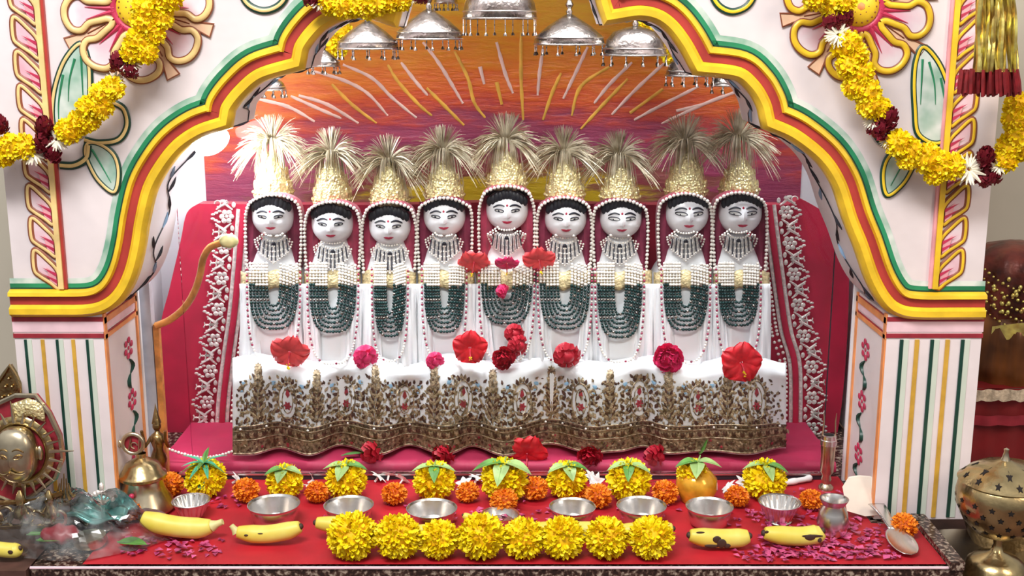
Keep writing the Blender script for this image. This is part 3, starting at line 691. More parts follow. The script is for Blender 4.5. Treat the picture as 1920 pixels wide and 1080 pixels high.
for n, (u, vct, vcb, vf, vp) in enumerate(IDOLS):
    rr = random.Random(100 + n); s = mpp(u, 450, YI)
    big = 1.06 if n in (7, 8) else 1.
    I = thing('deity_idol', Vector((P(u, 500, YI).x, YI, .022)), ILAB[n], 'idol', 'idols seated in a row')
    fc = P(u + 1, vf + 2, YI - .012); a = 39.5 * s * min(big, 1.03); h = 37.5 * s * big
    make_face(I, fc, a, a * .95, h, 'face_white', smile=.02 + .02 * rr.random(), wide=1.25 if n >= 6 else 1.)
    # hair with scalloped fringe
    mb = MB(); hc = fc + Vector((0, .006, .004))
    mb.ball(hc, a * 1.10, a * .95, h * .97, n=24, k=16)
    for v in mb.v:
        q = v - hc
        if q.y < 0 and (q.z < .5 * h + .0 or abs(q.x) > a * 1.2): v.y = hc.y + abs(q.y) * .15
    fy = face_fn(a, a * .95, h)
    for j in range(-5, 6):
        x = j / 5 * .80 * a; z = h * (.70 - .34 * (abs(j) / 5) ** 1.8); y = -fy(x, z) - .001
        mb.ball(fc + Vector((x, y + .0012, z + .006 * (1 if j % 2 else .8))), .0062, .0035, .0095, n=8, k=6)
    mb.build('hair', 'hair', I)
    # veil: hood around the head falling to the shoulders
    hl = min(52, (xs_[n] - xs_[n - 1]) / 2 - 1.5) if n else 52; hr_ = min(52, (xs_[n + 1] - xs_[n]) / 2 - 1.5) if n < 8 else 52; vt = vcb - 2; vb = 510
    arc = c2([(u - hl + 3, vb), (u - hl, 455), (u - hl, vf + 8), (u - hl + 4, vf - 14), (u - hl * .78, vt + 11), (u - hl * .42, vt + 2), (u, vt - 1), (u + hr_ * .42, vt + 2), (u + hr_ * .78, vt + 11), (u + hr_ - 4, vf - 14), (u + hr_, vf + 8), (u + hr_, 455), (u + hr_ - 3, vb)], 5)
    A = [P(q[0], q[1], YI - .028 - .020 * max(0, min(1, (vf + 10 - q[1]) / 40))) for q in arc]; m = len(A); ctr = P(u, vf + 20, YI)
    def vf_(i, j, A=A, m=m, ctr=ctr):
        p = A[round(i * (m - 1))]; k = [(0, 0.), (.10, .02), (-.06, .045), (-.30, .062)]
        jj = j * 3; j0 = int(min(2, jj)); t = jj - j0
        ins = k[j0][0] * (1 - t) + k[j0 + 1][0] * t; dy = k[j0][1] * (1 - t) + k[j0 + 1][1] * t
        return Vector((p.x + (ctr.x - p.x) * (-ins * .35 if ins > 0 else -ins), p.y + dy, p.z + max(0, p.z - ctr.z) * (ins * .4 if ins > 0 else ins)))
    mb = MB(); mb.grid(vf_, m - 1, 6)
    vl = mb.build('veil', 'veil_pink' if n not in (3, 6) else 'veil_maroon', I)
    sm = vl.modifiers.new('thick', 'SOLIDIFY'); sm.thickness = .0015
    # flat inner lappets beside the face
    mb = MB()
    for sg in (-1, 1):
        mb.grid(lambda i, j, sg=sg: P(u + sg * ((hr_ if sg > 0 else hl) - 3 - 24 * i * (1 - .2 * j)), vf - 24 + (vb - vf + 24) * j, YI - .026 + .004 * sin(i * 7 + j * 3) + .014 * i * (1 - j)), 4, 10)
    lp_ = mb.build('veil_lappet', 'veil_pink' if n in (1, 2, 4) else 'veil_maroon', I)
    mb = MB(); strand(mb, [p + Vector((0, -.003, 0)) for p in A], 7.4 * s, 4.0 * s, lambda k, p: 0); mb.build('bead_edging', 'pearl', vl)
    # crown
    hC = (vcb - vct) * s; cb = P(u, vcb + 1, YI); rb = 36 * s * (1.0 if n != 7 else 1.08)
    pf = [(rb * 1.0, 0), (rb * 1.04, .005), (rb * .98, .010), (rb * .98, .014), (rb * .93, hC * .28), (rb * .80, hC * .52), (rb * .60, hC * .74), (rb * .42, hC * .88), (rb * .26, hC * .96), (rb * .10, hC * 1.02), (0, hC * 1.04)]
    mb = MB(); mb.lathe(pf, cb, n=36); cr = mb.build('crown', 'crown_gold', I)
    mb = MB()
    for j in range(26):
        an = 2 * pi * j / 26
        for (rf, zf) in ((1.04, .010),): mb.bead(cb + Vector((rb * rf * cos(an), rb * rf * sin(an), zf)), .0028)
    for j in range(12):
        an = 2 * pi * j / 12
        mb.ball(cb + Vector((rb * .93 * cos(an), rb * .93 * sin(an), hC * .26)), .0034, .0034, .010, n=6, k=5); mb.ball(cb + Vector((rb * .75 * cos(an + .26), rb * .75 * sin(an + .26), hC * .56)), .0026, .0026, .009, n=6, k=5)
    mb.build('crown_relief_pattern', 'crown_gold', cr)
    mb = MB(); pn = P(u - 2, vp + 5, YI); top = cb + Vector((0, 0, hC * .97)); mb.tube([top, pn + Vector((0, 0, .004))], [.0042, .0028], n=8); mb.bead(pn, .0048, 0); mb.build('finial', 'crown_gold', cr)
    # plume of stiff bristles: an upright tuft and a drooping fountain
    mb = MB(); lift = (vp - (vct - 78)) 
    for j in range(64):
        an = rr.gauss(0, .27); L = (54 + 10 * rr.random()) * s * (1.05 if n in (4, 7, 8) else .95); dy = rr.gauss(0, .2)
        d = Vector((sin(an), dy * .7, cos(an)))
        pts = [pn + d * (L * t / 4) * (1 - .03 * t) + Vector((sin(an) * L * .14 * (t / 4) ** 2, 0, -.05 * L * abs(an) * (t / 4) ** 2)) for t in range(5)]
        mb.tube(pts, [.0010, .0010, .0009, .0007, .0003], n=3, cap=False)
    for j in range(190):
        sg = -1 if j % 2 else 1; an = sg * (.45 + 1.45 * rr.random() ** .9); L = (56 + 30 * rr.random()) * s; dp = rr.gauss(-.1, .4); dr = .3 + .9 * rr.random()
        d = Vector((sin(an), dp, cos(an) * .75 + .22)).normalized(); pts = []
        for t in range(7):
            q = t / 6; pts.append(pn + d * (L * q) + Vector((0, 0, -L * q * q * (.30 + .55 * dr) * (.25 + .75 * abs(sin(an))))))
        mb.tube(pts, [.0009, .0009, .0009, .0009, .0008, .0006, .0003], n=3, cap=False)
    for j in range(80):
        sg = -1 if j % 2 else 1; a2 = rr.uniform(0, 2 * pi); L = (44 + 26 * rr.random()) * s; o_ = .25 + .5 * rr.random(); pts = []
        for t in range(7):
            q = t / 6; pts.append(pn + Vector((cos(a2) * o_ * L * q ** .6 * .9, -abs(sin(a2)) * o_ * L * q ** .6 * .7, L * (.28 * sin(pi * min(1, q * 1.1)) - .95 * q * q))))
        mb.tube(pts, [.0008, .0008, .0008, .0008, .0007, .0005, .0003], n=3, cap=False)
    mb.build('plume', 'straw', I, normals=False)
    # body and robe
    lw = (xs_[n] - xs_[n - 1]) / 2 - 1.5 if n else 62; rw = (xs_[n + 1] - xs_[n]) / 2 - 1.5 if n < 8 else 58
    def ring(v, l, r, yc, ry): return (P(u, v, yc - ry).z, P(u, v, yc - ry).x, l * s, r * s, yc, ry)
    rows = [ring(436, 20, 20, YI, .022), ring(452, 24, 24, YI, .026), ring(472, 34, 34, YI, .032), ring(500, min(46, lw), min(46, rw), YI + .004, .040), ring(522, lw, rw, YI + .006, .050),
            ring(560, lw + 1, rw + 1, YI + .008, .056), ring(620, lw - 1, rw - 1, YI + .008, .064), ring(680, lw, rw, YI + .008, .068)]
    rows.append((.05, rows[-1][1], lw * s, rw * s, YI + .008, .068)); rows.append((.0225, rows[-1][1], lw * s * .98, rw * s * .98, YI + .008, .066))
    mb = MB(); nn = 56; vs = []; ph = rr.random() * 6
    for k, (z, xc, l, r, yc, ry) in enumerate(rows):
        for j in range(nn):
            t = 2 * pi * j / nn; cx = cos(t); sy = sin(t); w = r if cx > 0 else l
            fold = 1 + (.09 * sin(t * 9 + ph + k * .5) + .05 * sin(t * 17 + 2 * ph - k * .6)) * min(1, max(0, k - 4) / 2)
            e = .5
            vs.append(Vector((xc + w * math.copysign(abs(cx) ** e, cx) , yc + ry * fold * math.copysign(abs(sy) ** e, sy), z)))
    K = len(rows); fs = [[k * nn + j, k * nn + (j + 1) % nn, (k + 1) * nn + (j + 1) % nn, (k + 1) * nn + j] for k in range(K - 1) for j in range(nn)]
    fs += [list(range(nn)), [(K - 1) * nn + j for j in range(nn)][::-1]]
    mb.add(vs, fs); rb_ = mb.build('robe', 'robe_white', I); ss_ = rb_.modifiers.new('smooth', 'SUBSURF'); ss_.levels = 1; ss_.render_levels = 1
    def front(v): 
        zz = P(u, v, YI - .06).z
        for k in range(K - 1):
            if rows[k][0] >= zz >= rows[k + 1][0]:
                t = (rows[k][0] - zz) / (rows[k][0] - rows[k + 1][0]); a0 = rows[k][4] - rows[k][5]; a1 = rows[k + 1][4] - rows[k + 1][5]; return a0 + (a1 - a0) * t
        return YI - .06
    for sg in (-1, 1):
        wE = (rw if sg > 0 else lw) + 1.0; wI = [44, 42, 28, 36, 46, 45, 40, 40, 36][n] * .80
        mb = MB()
        def pan(i, j, sg=sg, wE=wE, wI=wI):
            du = wI + (wE - wI) * i - (wI * .45) * j * (1 - i); v = 532 + (694 - 532) * j
            fo = .006 * sin(i * (9 + 2 * sg) + j * 3.2 * sg + ph) * (.25 + .75 * j) + .003 * sin(i * 21 + ph - j * 5)
            return P(u + sg * du, v, front(v) - .001 + .008 * i ** 3 + fo * (1 - .4 * i))
        mb.grid(pan, 22, 18); pn_ = mb.build('cape_panel', 'robe_white', I); so = pn_.modifiers.new('thick', 'SOLIDIFY'); so.thickness = .002; so.offset = 1 if sg > 0 else 1
    # brocade collar across the shoulders
    mb = MB()
    def sh(i, j):
        du = -lw + (lw + rw) * i; w = lw if du < 0 else rw
        v = 508 + 34 * j + 3 * sin(i * 19 + n); return P(u + du, v, front(v) - .0065 + .016 * (abs(du) / w) ** 3)
    mb.grid(sh, 24, 5); br = mb.build('brocade_collar', 'brocade', I); so = br.modifiers.new('thick', 'SOLIDIFY'); so.thickness = .002
    # pearl choker with fringe pendant
    mb = MB()
    for kk in range(5):
        hwk = 17 + 4.5 * kk; v0 = vf + 35 + 3.2 * kk; dp = 6 + 6.5 * kk
        strand(mb, [P(u + hwk * cos(pi + pi * t / 16), v0 + dp * sin(pi * t / 16), front(v0 + dp * sin(pi * t / 16)) - .005 - .004 * sin(pi * t / 16)) for t in range(17)], 4.8 * s, 2.4 * s, lambda k, p: 0)
    mb.build('pearl_choker', 'pearl', I)
    mb = MB()
    for j in range(-7, 8):
        v0 = vf + 56 + abs(j) * -1.4; v1 = v0 + 34 - abs(j) * 1.6
        mb.tube([P(u + j * 3.4, v0, front(v0) - .010), P(u + j * 3.9, v1, front(v1) - .011)], .0011, j % 2, n=4); mb.bead(P(u + j * 3.9, v1 + 2, front(v1) - .011), .0021, 0)
    mb.ball(P(u, vf + 55, front(vf + 55) - .011), .0036, .002, .0036, 2, n=8, k=6); mb.build('fringe_pendant', ['silver_thread', 'ink', 'ink'], I)
    # strands: pearls above, dark green beads below
    mb = MB(); vbtm = [616, 622, 630, 622, 606, 616, 632, 618, 610][n]; wn = [44, 42, 28, 36, 46, 45, 40, 40, 36][n]
    ns = 6
    for k in range(ns):
        wk = wn * (.30 + .70 * k / (ns - 1)); vb_ = vbtm - (ns - 1 - k) * 8.5; pts = []
        for t in range(41):
            q = t / 40; ang = pi * q; x = -cos(ang); sx = math.copysign(abs(x) ** .55, x); vv = 494 + (vb_ - 494) * (sin(ang) ** .55)
            pts.append(P(u + wk * sx, vv, front(vv) - .0115 + .008 * (abs(sx) * wk / 52) ** 2))
        zg = P(u, 533, YI - .05).z
        strand(mb, pts, 5.6 * s, 3.5 * s, lambda i, p: 0 if p.z > zg else (1 if i % 6 else 2))
    mb.build('bead_necklace', ['pearl', 'bead_green', 'silver'], I)
    # long red bead garland ending in pearls
    mb = MB(); wk = wn + 6; vb_ = 676 + 6 * rr.random(); pts = []
    for t in range(41):
        q = t / 40; ang = pi * q; x = -cos(ang); sx = math.copysign(abs(x) ** .6, x); vv = 500 + (vb_ - 500) * (sin(ang) ** .6)
        pts.append(P(u + wk * sx, vv, front(vv) - .013 + .008 * (abs(sx) * wk / 52) ** 2))
    zg = P(u, 640, YI - .06).z; strand(mb, pts, 5.4 * s, 2.6 * s, lambda i, p: 2 if p.z < zg and i % 3 else (0 if i % 2 else 1))
    mb.build('long_bead_strand', ['bead_red', 'pearl', 'pearl'], I)

# ------------------------------------------------------------------ embroidered lap cloth across all idols
CU0, CU1 = 436, 1474
bul = [(470, 1), (525, -.4), (580, 1.1), (640, -1.0), (710, 1.0), (768, -1.0), (836, 1.0), (886, -.8), (946, 1.2), (1030, -1.3), (1110, .7), (1160, .3), (1205, -.7), (1255, .8), (1330, .2), (1400, .9), (1470, -.5)]
def wav(u):
    for i in range(len(bul) - 1):
        if bul[i][0] <= u <= bul[i + 1][0]:
            t = (u - bul[i][0]) / (bul[i + 1][0] - bul[i][0]); t = t * t * (3 - 2 * t); return bul[i][1] + (bul[i + 1][1] - bul[i][1]) * t
    return bul[0][1] if u < bul[0][0] else bul[-1][1]
def lap(u, b, lift=0.):                    # b 0 top edge .. 1 hem
    w = wav(u); top = 672 + 7 * sin(u * .035) - 4 * w
    v = top + (845 + 9 * w - top) * b
    Y = .438 - .030 * min(1, b / .14) - .010 * b - (w * .021 if w > 0 else w * .036) * min(1, b / .25)
    Y = min(Y, .441 - .004 * b)
    p = P(u, v, Y - lift); return p
EC = thing('embroidered_cloth', P(955, 850, .41), 'white cloth with brown and gold embroidered hem over the laps of all idols', 'cloth')
mb = MB(); mb.grid(lambda i, j: lap(CU0 + (CU1 - CU0) * i, j), 260, 26)
ec = mb.build('drape', 'robe_white', EC); so = ec.modifiers.new('thick', 'SOLIDIFY'); so.thickness = .0025; so.offset = -1 
def lapuv(u, v):                           # pixel height 690..850 to b
    return (v - 676) / (848 - 676)
mb = MB()
def lf(u, v, du, dv, wd, mi, lift=.0016):   # a leaf stitched on the drape
    n = sqrt(du * du + dv * dv) or 1; px, py = -dv / n * wd, du / n * wd
    pp = [(0, 0), (.35 * du + px, .35 * dv + py), (.75 * du + px * .6, .75 * dv + py * .6), (du, dv), (.75 * du - px * .6, .75 * dv - py * .6), (.35 * du - px, .35 * dv - py)]
    q = [lap(u + a, min(.995, max(.0, lapuv(u + a, v + b))), lift) for a, b in pp] + [lap(u + .5 * du, min(.995, max(0., lapuv(u, v + .5 * dv))), lift + .0012)]
    mb.add(q, [[i, (i + 1) % 6, 6] for i in range(6)], mi)
def line(pts, r, mi): mb.tube([lap(u, min(.998, max(0, lapuv(u, v))), .0015) for u, v in pts], r, mi, n=5)
er = random.Random(3)
u = 484; k = 0
while u < 1470:
    # tall plant
    line([(u, 795 - i * 6) for i in range(16)], .0012, 0)
    for j in range(7):
        v = 790 - j * 13; L = 22 - j * 2
        for sg in (-1, 1):
            lf(u, v, sg * L * .75, -L * .9, 4.2, 0); lf(u + sg * 2, v - 6, sg * L * .4, -L * .8, 2.6, 1 if j < 4 else 0)
    for j in range(8):
        a = 2 * pi * j / 8; lf(u, 699, 8 * cos(a), 8 * sin(a), 2.4, 0)
    for sg in (-1, 1): lf(u + sg * 24, 728, sg * 9, -6, 4, 3); lf(u + sg * 27, 735, sg * 7, 3, 3, 3)
    # round paisley medallion between plants
    w = u + 55
    if w < 1468:
        for ring, N, L in ((0, 22, 12),):
            for j in range(N):
                a = 2 * pi * j / N; cx = w + 17 * cos(a); cy = 755 + 34 * sin(a); lf(cx, cy, 10 * cos(a), 13 * sin(a), 3.4, 0 if j % 3 else 1)
        line([(w + 17 * cos(t * .2618), 755 + 34 * sin(t * .2618)) for t in range(25)], .0013, 0)
        for j in range(6):
            a = 2 * pi * j / 6; lf(w, 765, 8 * cos(a), 9 * sin(a), 2.8, 2)
        lf(w, 750, 0, -18, 4, 2); line([(w + 10 * cos(t * .5236), 755 + 24 * sin(t * .5236)) for t in range(13)], .0009, 0)
    for sg in (-27, 27):
        for j in range(6):
            v = 794 - j * 11; lf(u + sg, v, (6 if sg > 0 else -6) * (1 if j % 2 else -1.4), -12, 3.4, 0 if j % 2 else 1)
            lf(u + sg * .55, v - 3, (7 if j % 2 else -7), -10, 3, 0)
    u += 110; k += 1
# dense lower border
for v, r in ((798, .0016), (806, .0011), (822, .0011), (845, .0018)):
    line([(CU0 + 2 + i * 8, v) for i in range(129)], r, 0)
for i in range(130):
    u = CU0 + 4 + i * 8
    lf(u, 802, 4, 0, 2.5, 1)
    lf(u, 820, 3, -11, 3, i % 2); lf(u + 4, 809, 3, 10, 2.4, (i + 1) % 2)
    for v in (828, 835, 841): lf(u + er.random() * 4, v + er.random() * 2, er.uniform(-7, 7), er.uniform(-5, 5), 3, er.choice((0, 1, 1, 2 if i % 3 == 0 else 0)))
for i in range(1500):
    u = er.uniform(CU0 + 6, CU1 - 6); v = 798 - (er.random() ** 1.7) * 82; lf(u, v, er.uniform(-8, 8), er.uniform(-10, -2), 2.6, er.choice((0, 0, 1)))
mb.build('embroidery_pattern', ['embroidery_gold', 'embroidery_dark', 'embroidery_red', 'embroidery_blue'], EC, normals=False)
mb = MB(); mb.grid(lambda i, j: lap(CU0 + (CU1 - CU0) * i, lapuv(0, 800 + 46 * j), .0006), 260, 6)
mb.build('hem_band', 'hem_brown', EC)
mb = MB()
for i in range(26):
    u = CU0 + 20 + i * 40 + er.uniform(-8, 8); mb.bead(lap(u, lapuv(u, 803), .003), .0026)
mb.build('sequin_pattern', 'pearl', EC)
# bead string lying on the platform
mb = MB(); strand(mb, [P(u, v, .372 + .0 * u) for u, v in c2([(306, 838), (340, 850), (380, 858), (415, 853), (436, 846)], 8)], .0058, .0034, lambda k, p: 0)
tag(mb.build('pearl_string', 'pearl'), 'string of white pearls trailing across the platform toward the brass pot', 'beads')
# ------------------------------------------------------------------ flowers
def marigold_mesh(seed, N=170, flat=.85, wd=.13):
    r = random.Random(seed); mb = MB(); mb.ball((0, 0, 0), .78, .78, .78 * flat, 1, n=16, k=10)
    for i in range(N):
        z = 1 - 2 * (i + .5) / N; a = i * 2.39996 + r.uniform(-.1, .1); q = sqrt(1 - z * z)
        d = Vector((q * cos(a), q * sin(a), z)); d += Vector((r.gauss(0, .08), r.gauss(0, .08), r.gauss(0, .08))); d.normalize()
        t = d.cross(Vector((0, 0, 1))); t = t.normalized() if t.length > .1 else Vector((1, 0, 0)); b = d.cross(t)
        ro = r.uniform(0, 6.28); t, b = t * cos(ro) + b * sin(ro), b * cos(ro) - t * sin(ro)
        w = wd + .05 * r.random(); L = 1.0 + r.uniform(-.06, .08); c = d * .66; tip = d * L + b * .14
        sc = lambda p: Vector((p.x, p.y, p.z * flat))
        vs = [sc(c - t * w * .4), sc(c + t * w * .4), sc(d * .9 + t * w + b * .05), sc(tip + t * w * .75 - d * .05), sc(tip + d * .03), sc(tip - t * w * .75 - d * .05), sc(d * .9 - t * w + b * .05), sc(d * .88 + b * .09)]
        mb.add(vs, [[0, 1, 2, 7], [7, 2, 3, 4], [7, 4, 5, 6], [0, 7, 6]], 0)
    return mb
MY = [proto(marigold_mesh(i, 520, .94, .07), 'marigold', ['marigold_yellow', 'marigold_core']) for i in range(3)]
MO = [proto(marigold_mesh(i + 7, 340, .85, .085), 'marigold', ['marigold_orange', 'marigold_orange_core']) for i in range(2)]
MS = [proto(marigold_mesh(i + 17, 190, .95, .11), 'marigold', ['marigold_yellow', 'marigold_core']) for i in range(2)]
def rose_mesh(seed):
    r = random.Random(seed); mb = MB(); mb.ball((0, 0, 0), .55, .55, .5, 0, n=10, k=8)
    for i in range(80):
        z = r.uniform(-.6, .98); a = i * 2.4; q = sqrt(max(0, 1 - z * z)); d = Vector((q * cos(a), q * sin(a), z)); t = d.cross(Vector((.1, .2, 1))).normalized(); b = t.cross(d)
        w = r.uniform(.2, .3); c = d * .45
        vs = [c - t * .12, c + t * .12, d * .85 + t * w, d * 1.02 + t * w * .5 + b * .28, d * .98 - t * w * .5 + b * .3, d * .85 - t * w, d * .72]
        mb.add(vs, [[0, 1, 2, 6], [6, 2, 3], [6, 3, 4], [6, 4, 5], [0, 6, 5]], 0)
    return mb
RM = proto(rose_mesh(1), 'rose_cluster', 'rose_maroon'); RP = proto(rose_mesh(2), 'rose', 'rose_pink'); RR = proto(rose_mesh(3), 'rose', 'rose_red')
def tube_rose(seed):
    r = random.Random(seed); mb = MB()
    for i in range(30):
        a = 2 * pi * i / 30; d = Vector((cos(a), sin(a), r.uniform(-.35, .35))); mb.tube([d * .15, d * .6 + Vector((0, 0, r.uniform(-.1, .1))), d * 1.0], [.09, .11, .03], n=4)
    return mb
TR = proto(tube_rose(1), 'tuberose_collar', 'tuberose')
def garland(name_lab, seq, Y, cat='garland'):
    b = P(seq[len(seq) // 2][1], seq[len(seq) // 2][2], Y); g = thing('marigold_garland', b, name_lab, cat); r = random.Random(len(seq))
    for k, u, v, px in seq:
        s = mpp(u, v, Y) * px; p = P(u, v, Y + r.uniform(-.006, .004))
        if k == 'y': inst(MS[r.randrange(2)], 'marigold', g, p, s, (r.uniform(0, 3), r.uniform(0, 3), r.uniform(0, 3)))
        elif k == 'm': inst(RM, 'rose_cluster', g, p, (s * .8, s * .7, s * 1.1), (0, r.uniform(-.6, .6), r.uniform(0, 3)))
        else: inst(TR, 'tuberose_collar', g, p, s, (1.2, r.uniform(-.6, .6), 0))
    if Y > .4:
        for k, u, v, px in (seq[0], seq[-1]):
            p = P(u, v, Y); mb = MB(); mb.tube([p, Vector((p.x, p.y, 1.0205))], .0012, n=5); mb.build('hanging_string', 'tuberose', g)
y = 'y'
seqL = [(y, 318, -8, 30), (y, 296, 8, 30), (y, 276, 20, 30), (y, 300, 32, 26), (y, 270, 46, 28), (y, 286, 62, 26), (y, 262, 76, 28), (y, 250, 98, 26), (y, 274, 98, 24), ('w', 244, 118, 22), ('m', 224, 122, 24), ('m', 244, 136, 20),
 ('w', 216, 150, 18), (y, 210, 166, 25), (y, 192, 178, 25), (y, 186, 200, 27), (y, 166, 204, 25), (y, 164, 224, 26), (y, 146, 232, 26), (y, 128, 246, 26), ('w', 106, 262, 24), ('m', 84, 244, 26), ('m', 86, 272, 28), ('m', 98, 292, 22), ('w', 62, 286, 26), (y, 44, 276, 26), (y, 20, 276, 27), (y, 6, 290, 24), (y, -20, 284, 27), ('m', 0, 240, 24)]
garland('marigold garland hung over the carved flower and the post side column', seqL, .125)
seqR = [(y, 1530, -6, 28), (y, 1556, 4, 28), (y, 1582, 4, 26), ('m', 1560, 42, 27), ('m', 1584, 34, 24), ('w', 1572, 66, 26), (y, 1586, 84, 30), (y, 1602, 104, 28), (y, 1592, 122, 27), (y, 1612, 136, 28), (y, 1606, 160, 28), (y, 1626, 172, 28), (y, 1632, 196, 28), (y, 1650, 206, 24),
 ('w', 1640, 226, 22), ('m', 1662, 226, 26), ('m', 1646, 246, 26), ('w', 1668, 262, 20), (y, 1684, 268, 27), (y, 1704, 282, 26), (y, 1700, 300, 20), (y, 1736, 296, 30), (y, 1760, 312, 30), (y, 1784, 312, 27), (y, 1752, 326, 22), ('w', 1816, 318, 32), ('m', 1846, 300, 26), ('m', 1858, 330, 28), ('m', 1842, 340, 18), ('w', 1872, 312, 18), (y, 1884, 300, 26), (y, 1892, 276, 27), (y, 1908, 256, 27), (y, 1904, 226, 26), (y, 1908, 198, 27), (y, 1925, 280, 27)]
garland('marigold garland swagged across the column beside the gold tassel', seqR, .12)
seqC = [('m', 585, 0, 22), ('w', 600, 2, 20), (y, 620, 4, 26), (y, 642, 12, 26), (y, 664, 8, 26), (y, 688, 14, 24), (y, 706, 4, 26), (y, 730, 4, 22), (y, 752, -2, 24), ('w', 768, -6, 18), ('m', 788, -6, 22)]
garland('short marigold swag across the top of the arch opening', seqC, .13)
garland('marigold swag hanging inside the arch behind the silver umbrellas', [(y, 1206, 0, 24), (y, 1226, 52, 24), (y, 1240, 64, 24), (y, 1254, 76, 26), (y, 1268, 92, 26), (y, 1260, 104, 20), (y, 1214, 42, 20), (y, 1284, 82, 24)], .57)
garland('faded marigold swag inside the arch near the glowing lamp', [(y, 640, 58, 22), (y, 626, 72, 24), (y, 614, 88, 24), (y, 606, 102, 22), (y, 632, 92, 20)], .57)
# gold tassel
gt = thing('gold_tassel', P(1862, 60, .05), 'gold foil tassel with red fringe hanging from above the column', 'tassel')
mb = MB(); r = random.Random(8)
for i in range(60):
    u = 1826 + 80 * r.random(); yy = .05 + r.uniform(-.02, .02); ph = r.uniform(0, 6)
    mb.tube([P(1864 + (u - 1864) * (.75 + .25 * t / 8) + 2.5 * sin(ph + t), -60 + (135 + 60) * t / 8, yy + .003 * sin(ph + t * 1.3)) for t in range(9)], .0034, 0, n=4, flat=(sin(ph), cos(ph), 0))
mb.build('foil_fringe', 'gold_foil', gt)
mb = MB()
for i in range(90):
    u = 1802 + 106 * r.random(); yy = .05 + r.uniform(-.025, .025); du = (u - 1855) * .10
    mb.tube([P(u, 128 + 8 * r.random(), yy), P(u + du * .6, 155, yy), P(u + du, 172 + 10 * r.random(), yy)], [.0022, .0028, .0022], 0, n=4)
mb.build('red_fringe', 'fringe_red', gt)

def hibiscus(u, v, px, Y, matn, lab, tilt=(0, 0), yaw=0., loc=None):
    s = mpp(u, v, Y) * px; c = loc if loc is not None else P(u, v, Y); h = thing('hibiscus', c, lab, 'flower')
    rm = Matrix.Rotation(tilt[0], 3, 'X') @ Matrix.Rotation(tilt[1], 3, 'Y') @ Matrix.Rotation(yaw, 3, 'Y')
    for k in range(5):
        a = 2 * pi * k / 5; mb = MB()
        def f(i, j):
            q = j; wd = .06 + .58 * sin(pi * min(1, .03 + q * .68)) * (1 - .38 * q ** 9); x = (i - .5) * 2 * wd * (1 - .2 * q)
            rr_ = .06 + q * .95 - .10 * (abs(i - .5) * 2) ** 2 * q; yy = -.20 * (1 - (1 - q) ** 2) + .26 * q ** 3 + (.075 * sin(i * 17 + k) + .03 * sin(i * 31 + 2 * k)) * q * q + .025 * (k % 2) + .05 * (i - .5)
            p = Vector((x * cos(a) + rr_ * sin(a), yy, -x * sin(a) + rr_ * cos(a))); return rm @ p * s + c
        mb.grid(f, 16, 9); o = mb.build('petal', matn, h)
    mb = MB(); mb.tube([rm @ Vector((0, .1, 0)) * s + c, rm @ Vector((.05, -.5, -.15)) * s + c, rm @ Vector((.1, -.8, -.4)) * s + c], [.05 * s, .04 * s, .03 * s], 0, n=6)
    for i in range(14):
        t = .5 + .5 * i / 14; p = rm @ (Vector((.05, -.5, -.15)).lerp(Vector((.1, -.8, -.4)), t)) * s + c; mb.bead(p + Vector((R.uniform(-1, 1), R.uniform(-1, 1), R.uniform(-1, 1))) * .07 * s, .035 * s, 1)
    mb.build('stamen', ['rose_red', 'marigold_yellow'], h); return h
def rose(src, u, v, px, Y, lab, loc=None, name='rose'):
    p = loc if loc is not None else P(u, v, Y); o = inst(src, name, None, p, mpp(u, v, Y) * px, (-1.2, R.uniform(-.4, .4), R.uniform(0, 3))); return tag(o, lab, 'flower')
yl = .415
hibiscus(543, 660, 38, .402, 'hibiscus_coral', 'coral hibiscus resting on the lap of the idol nearest the orange rod', (.45, 0), .3)
rose(RP, 686, 670, 23, .408, 'pink rose on the white lap between the second and third idols')
rose(RP, 816, 677, 17, .407, 'smallest pink rose, on the lap cloth under the fourth idol')
hibiscus(881, 652, 34, .408, 'hibiscus_red', 'deep red hibiscus on the lap to the post side of the middle idol', (.1, 0), .1)
rose(RR, 945, 672, 22, .398, 'pinkish red rose lowest of the three on the middle idol lap')
rose(RR, 973, 649, 21, .402, 'dark red rose in the middle of three on the middle idol lap')
rose(RR, 965, 626, 19, .412, 'dark red rosebud topmost of three on the middle idol lap')
rose(RR, 1064, 668, 26, .405, 'red rose with a white sprig on the lap of the sixth idol')
rose(RP, 1253, 672, 28, .405, 'magenta rose on the lap below the wide eyed idol')
hibiscus(1390, 680, 40, .375, 'hibiscus_red', 'large open red hibiscus on the lap of the last idol', (0, 0), .15)
hibiscus(889, 492, 32, .45, 'hibiscus_coral', 'coral hibiscus tucked at the shoulder between the fourth and middle idols', (.7, .2), .5)
hibiscus(950, 494, 24, .435, 'rose_pink', 'folded red flower under the chin of the middle idol', (.9, 0), .2)
hibiscus(1011, 488, 32, .45, 'hibiscus_coral', 'coral hibiscus tucked between the middle and sixth idols', (.6, -.2), .1)
rose(RP, 944, 546, 14, .425, 'bright pink rosebud hanging on the dark necklace of the middle idol')
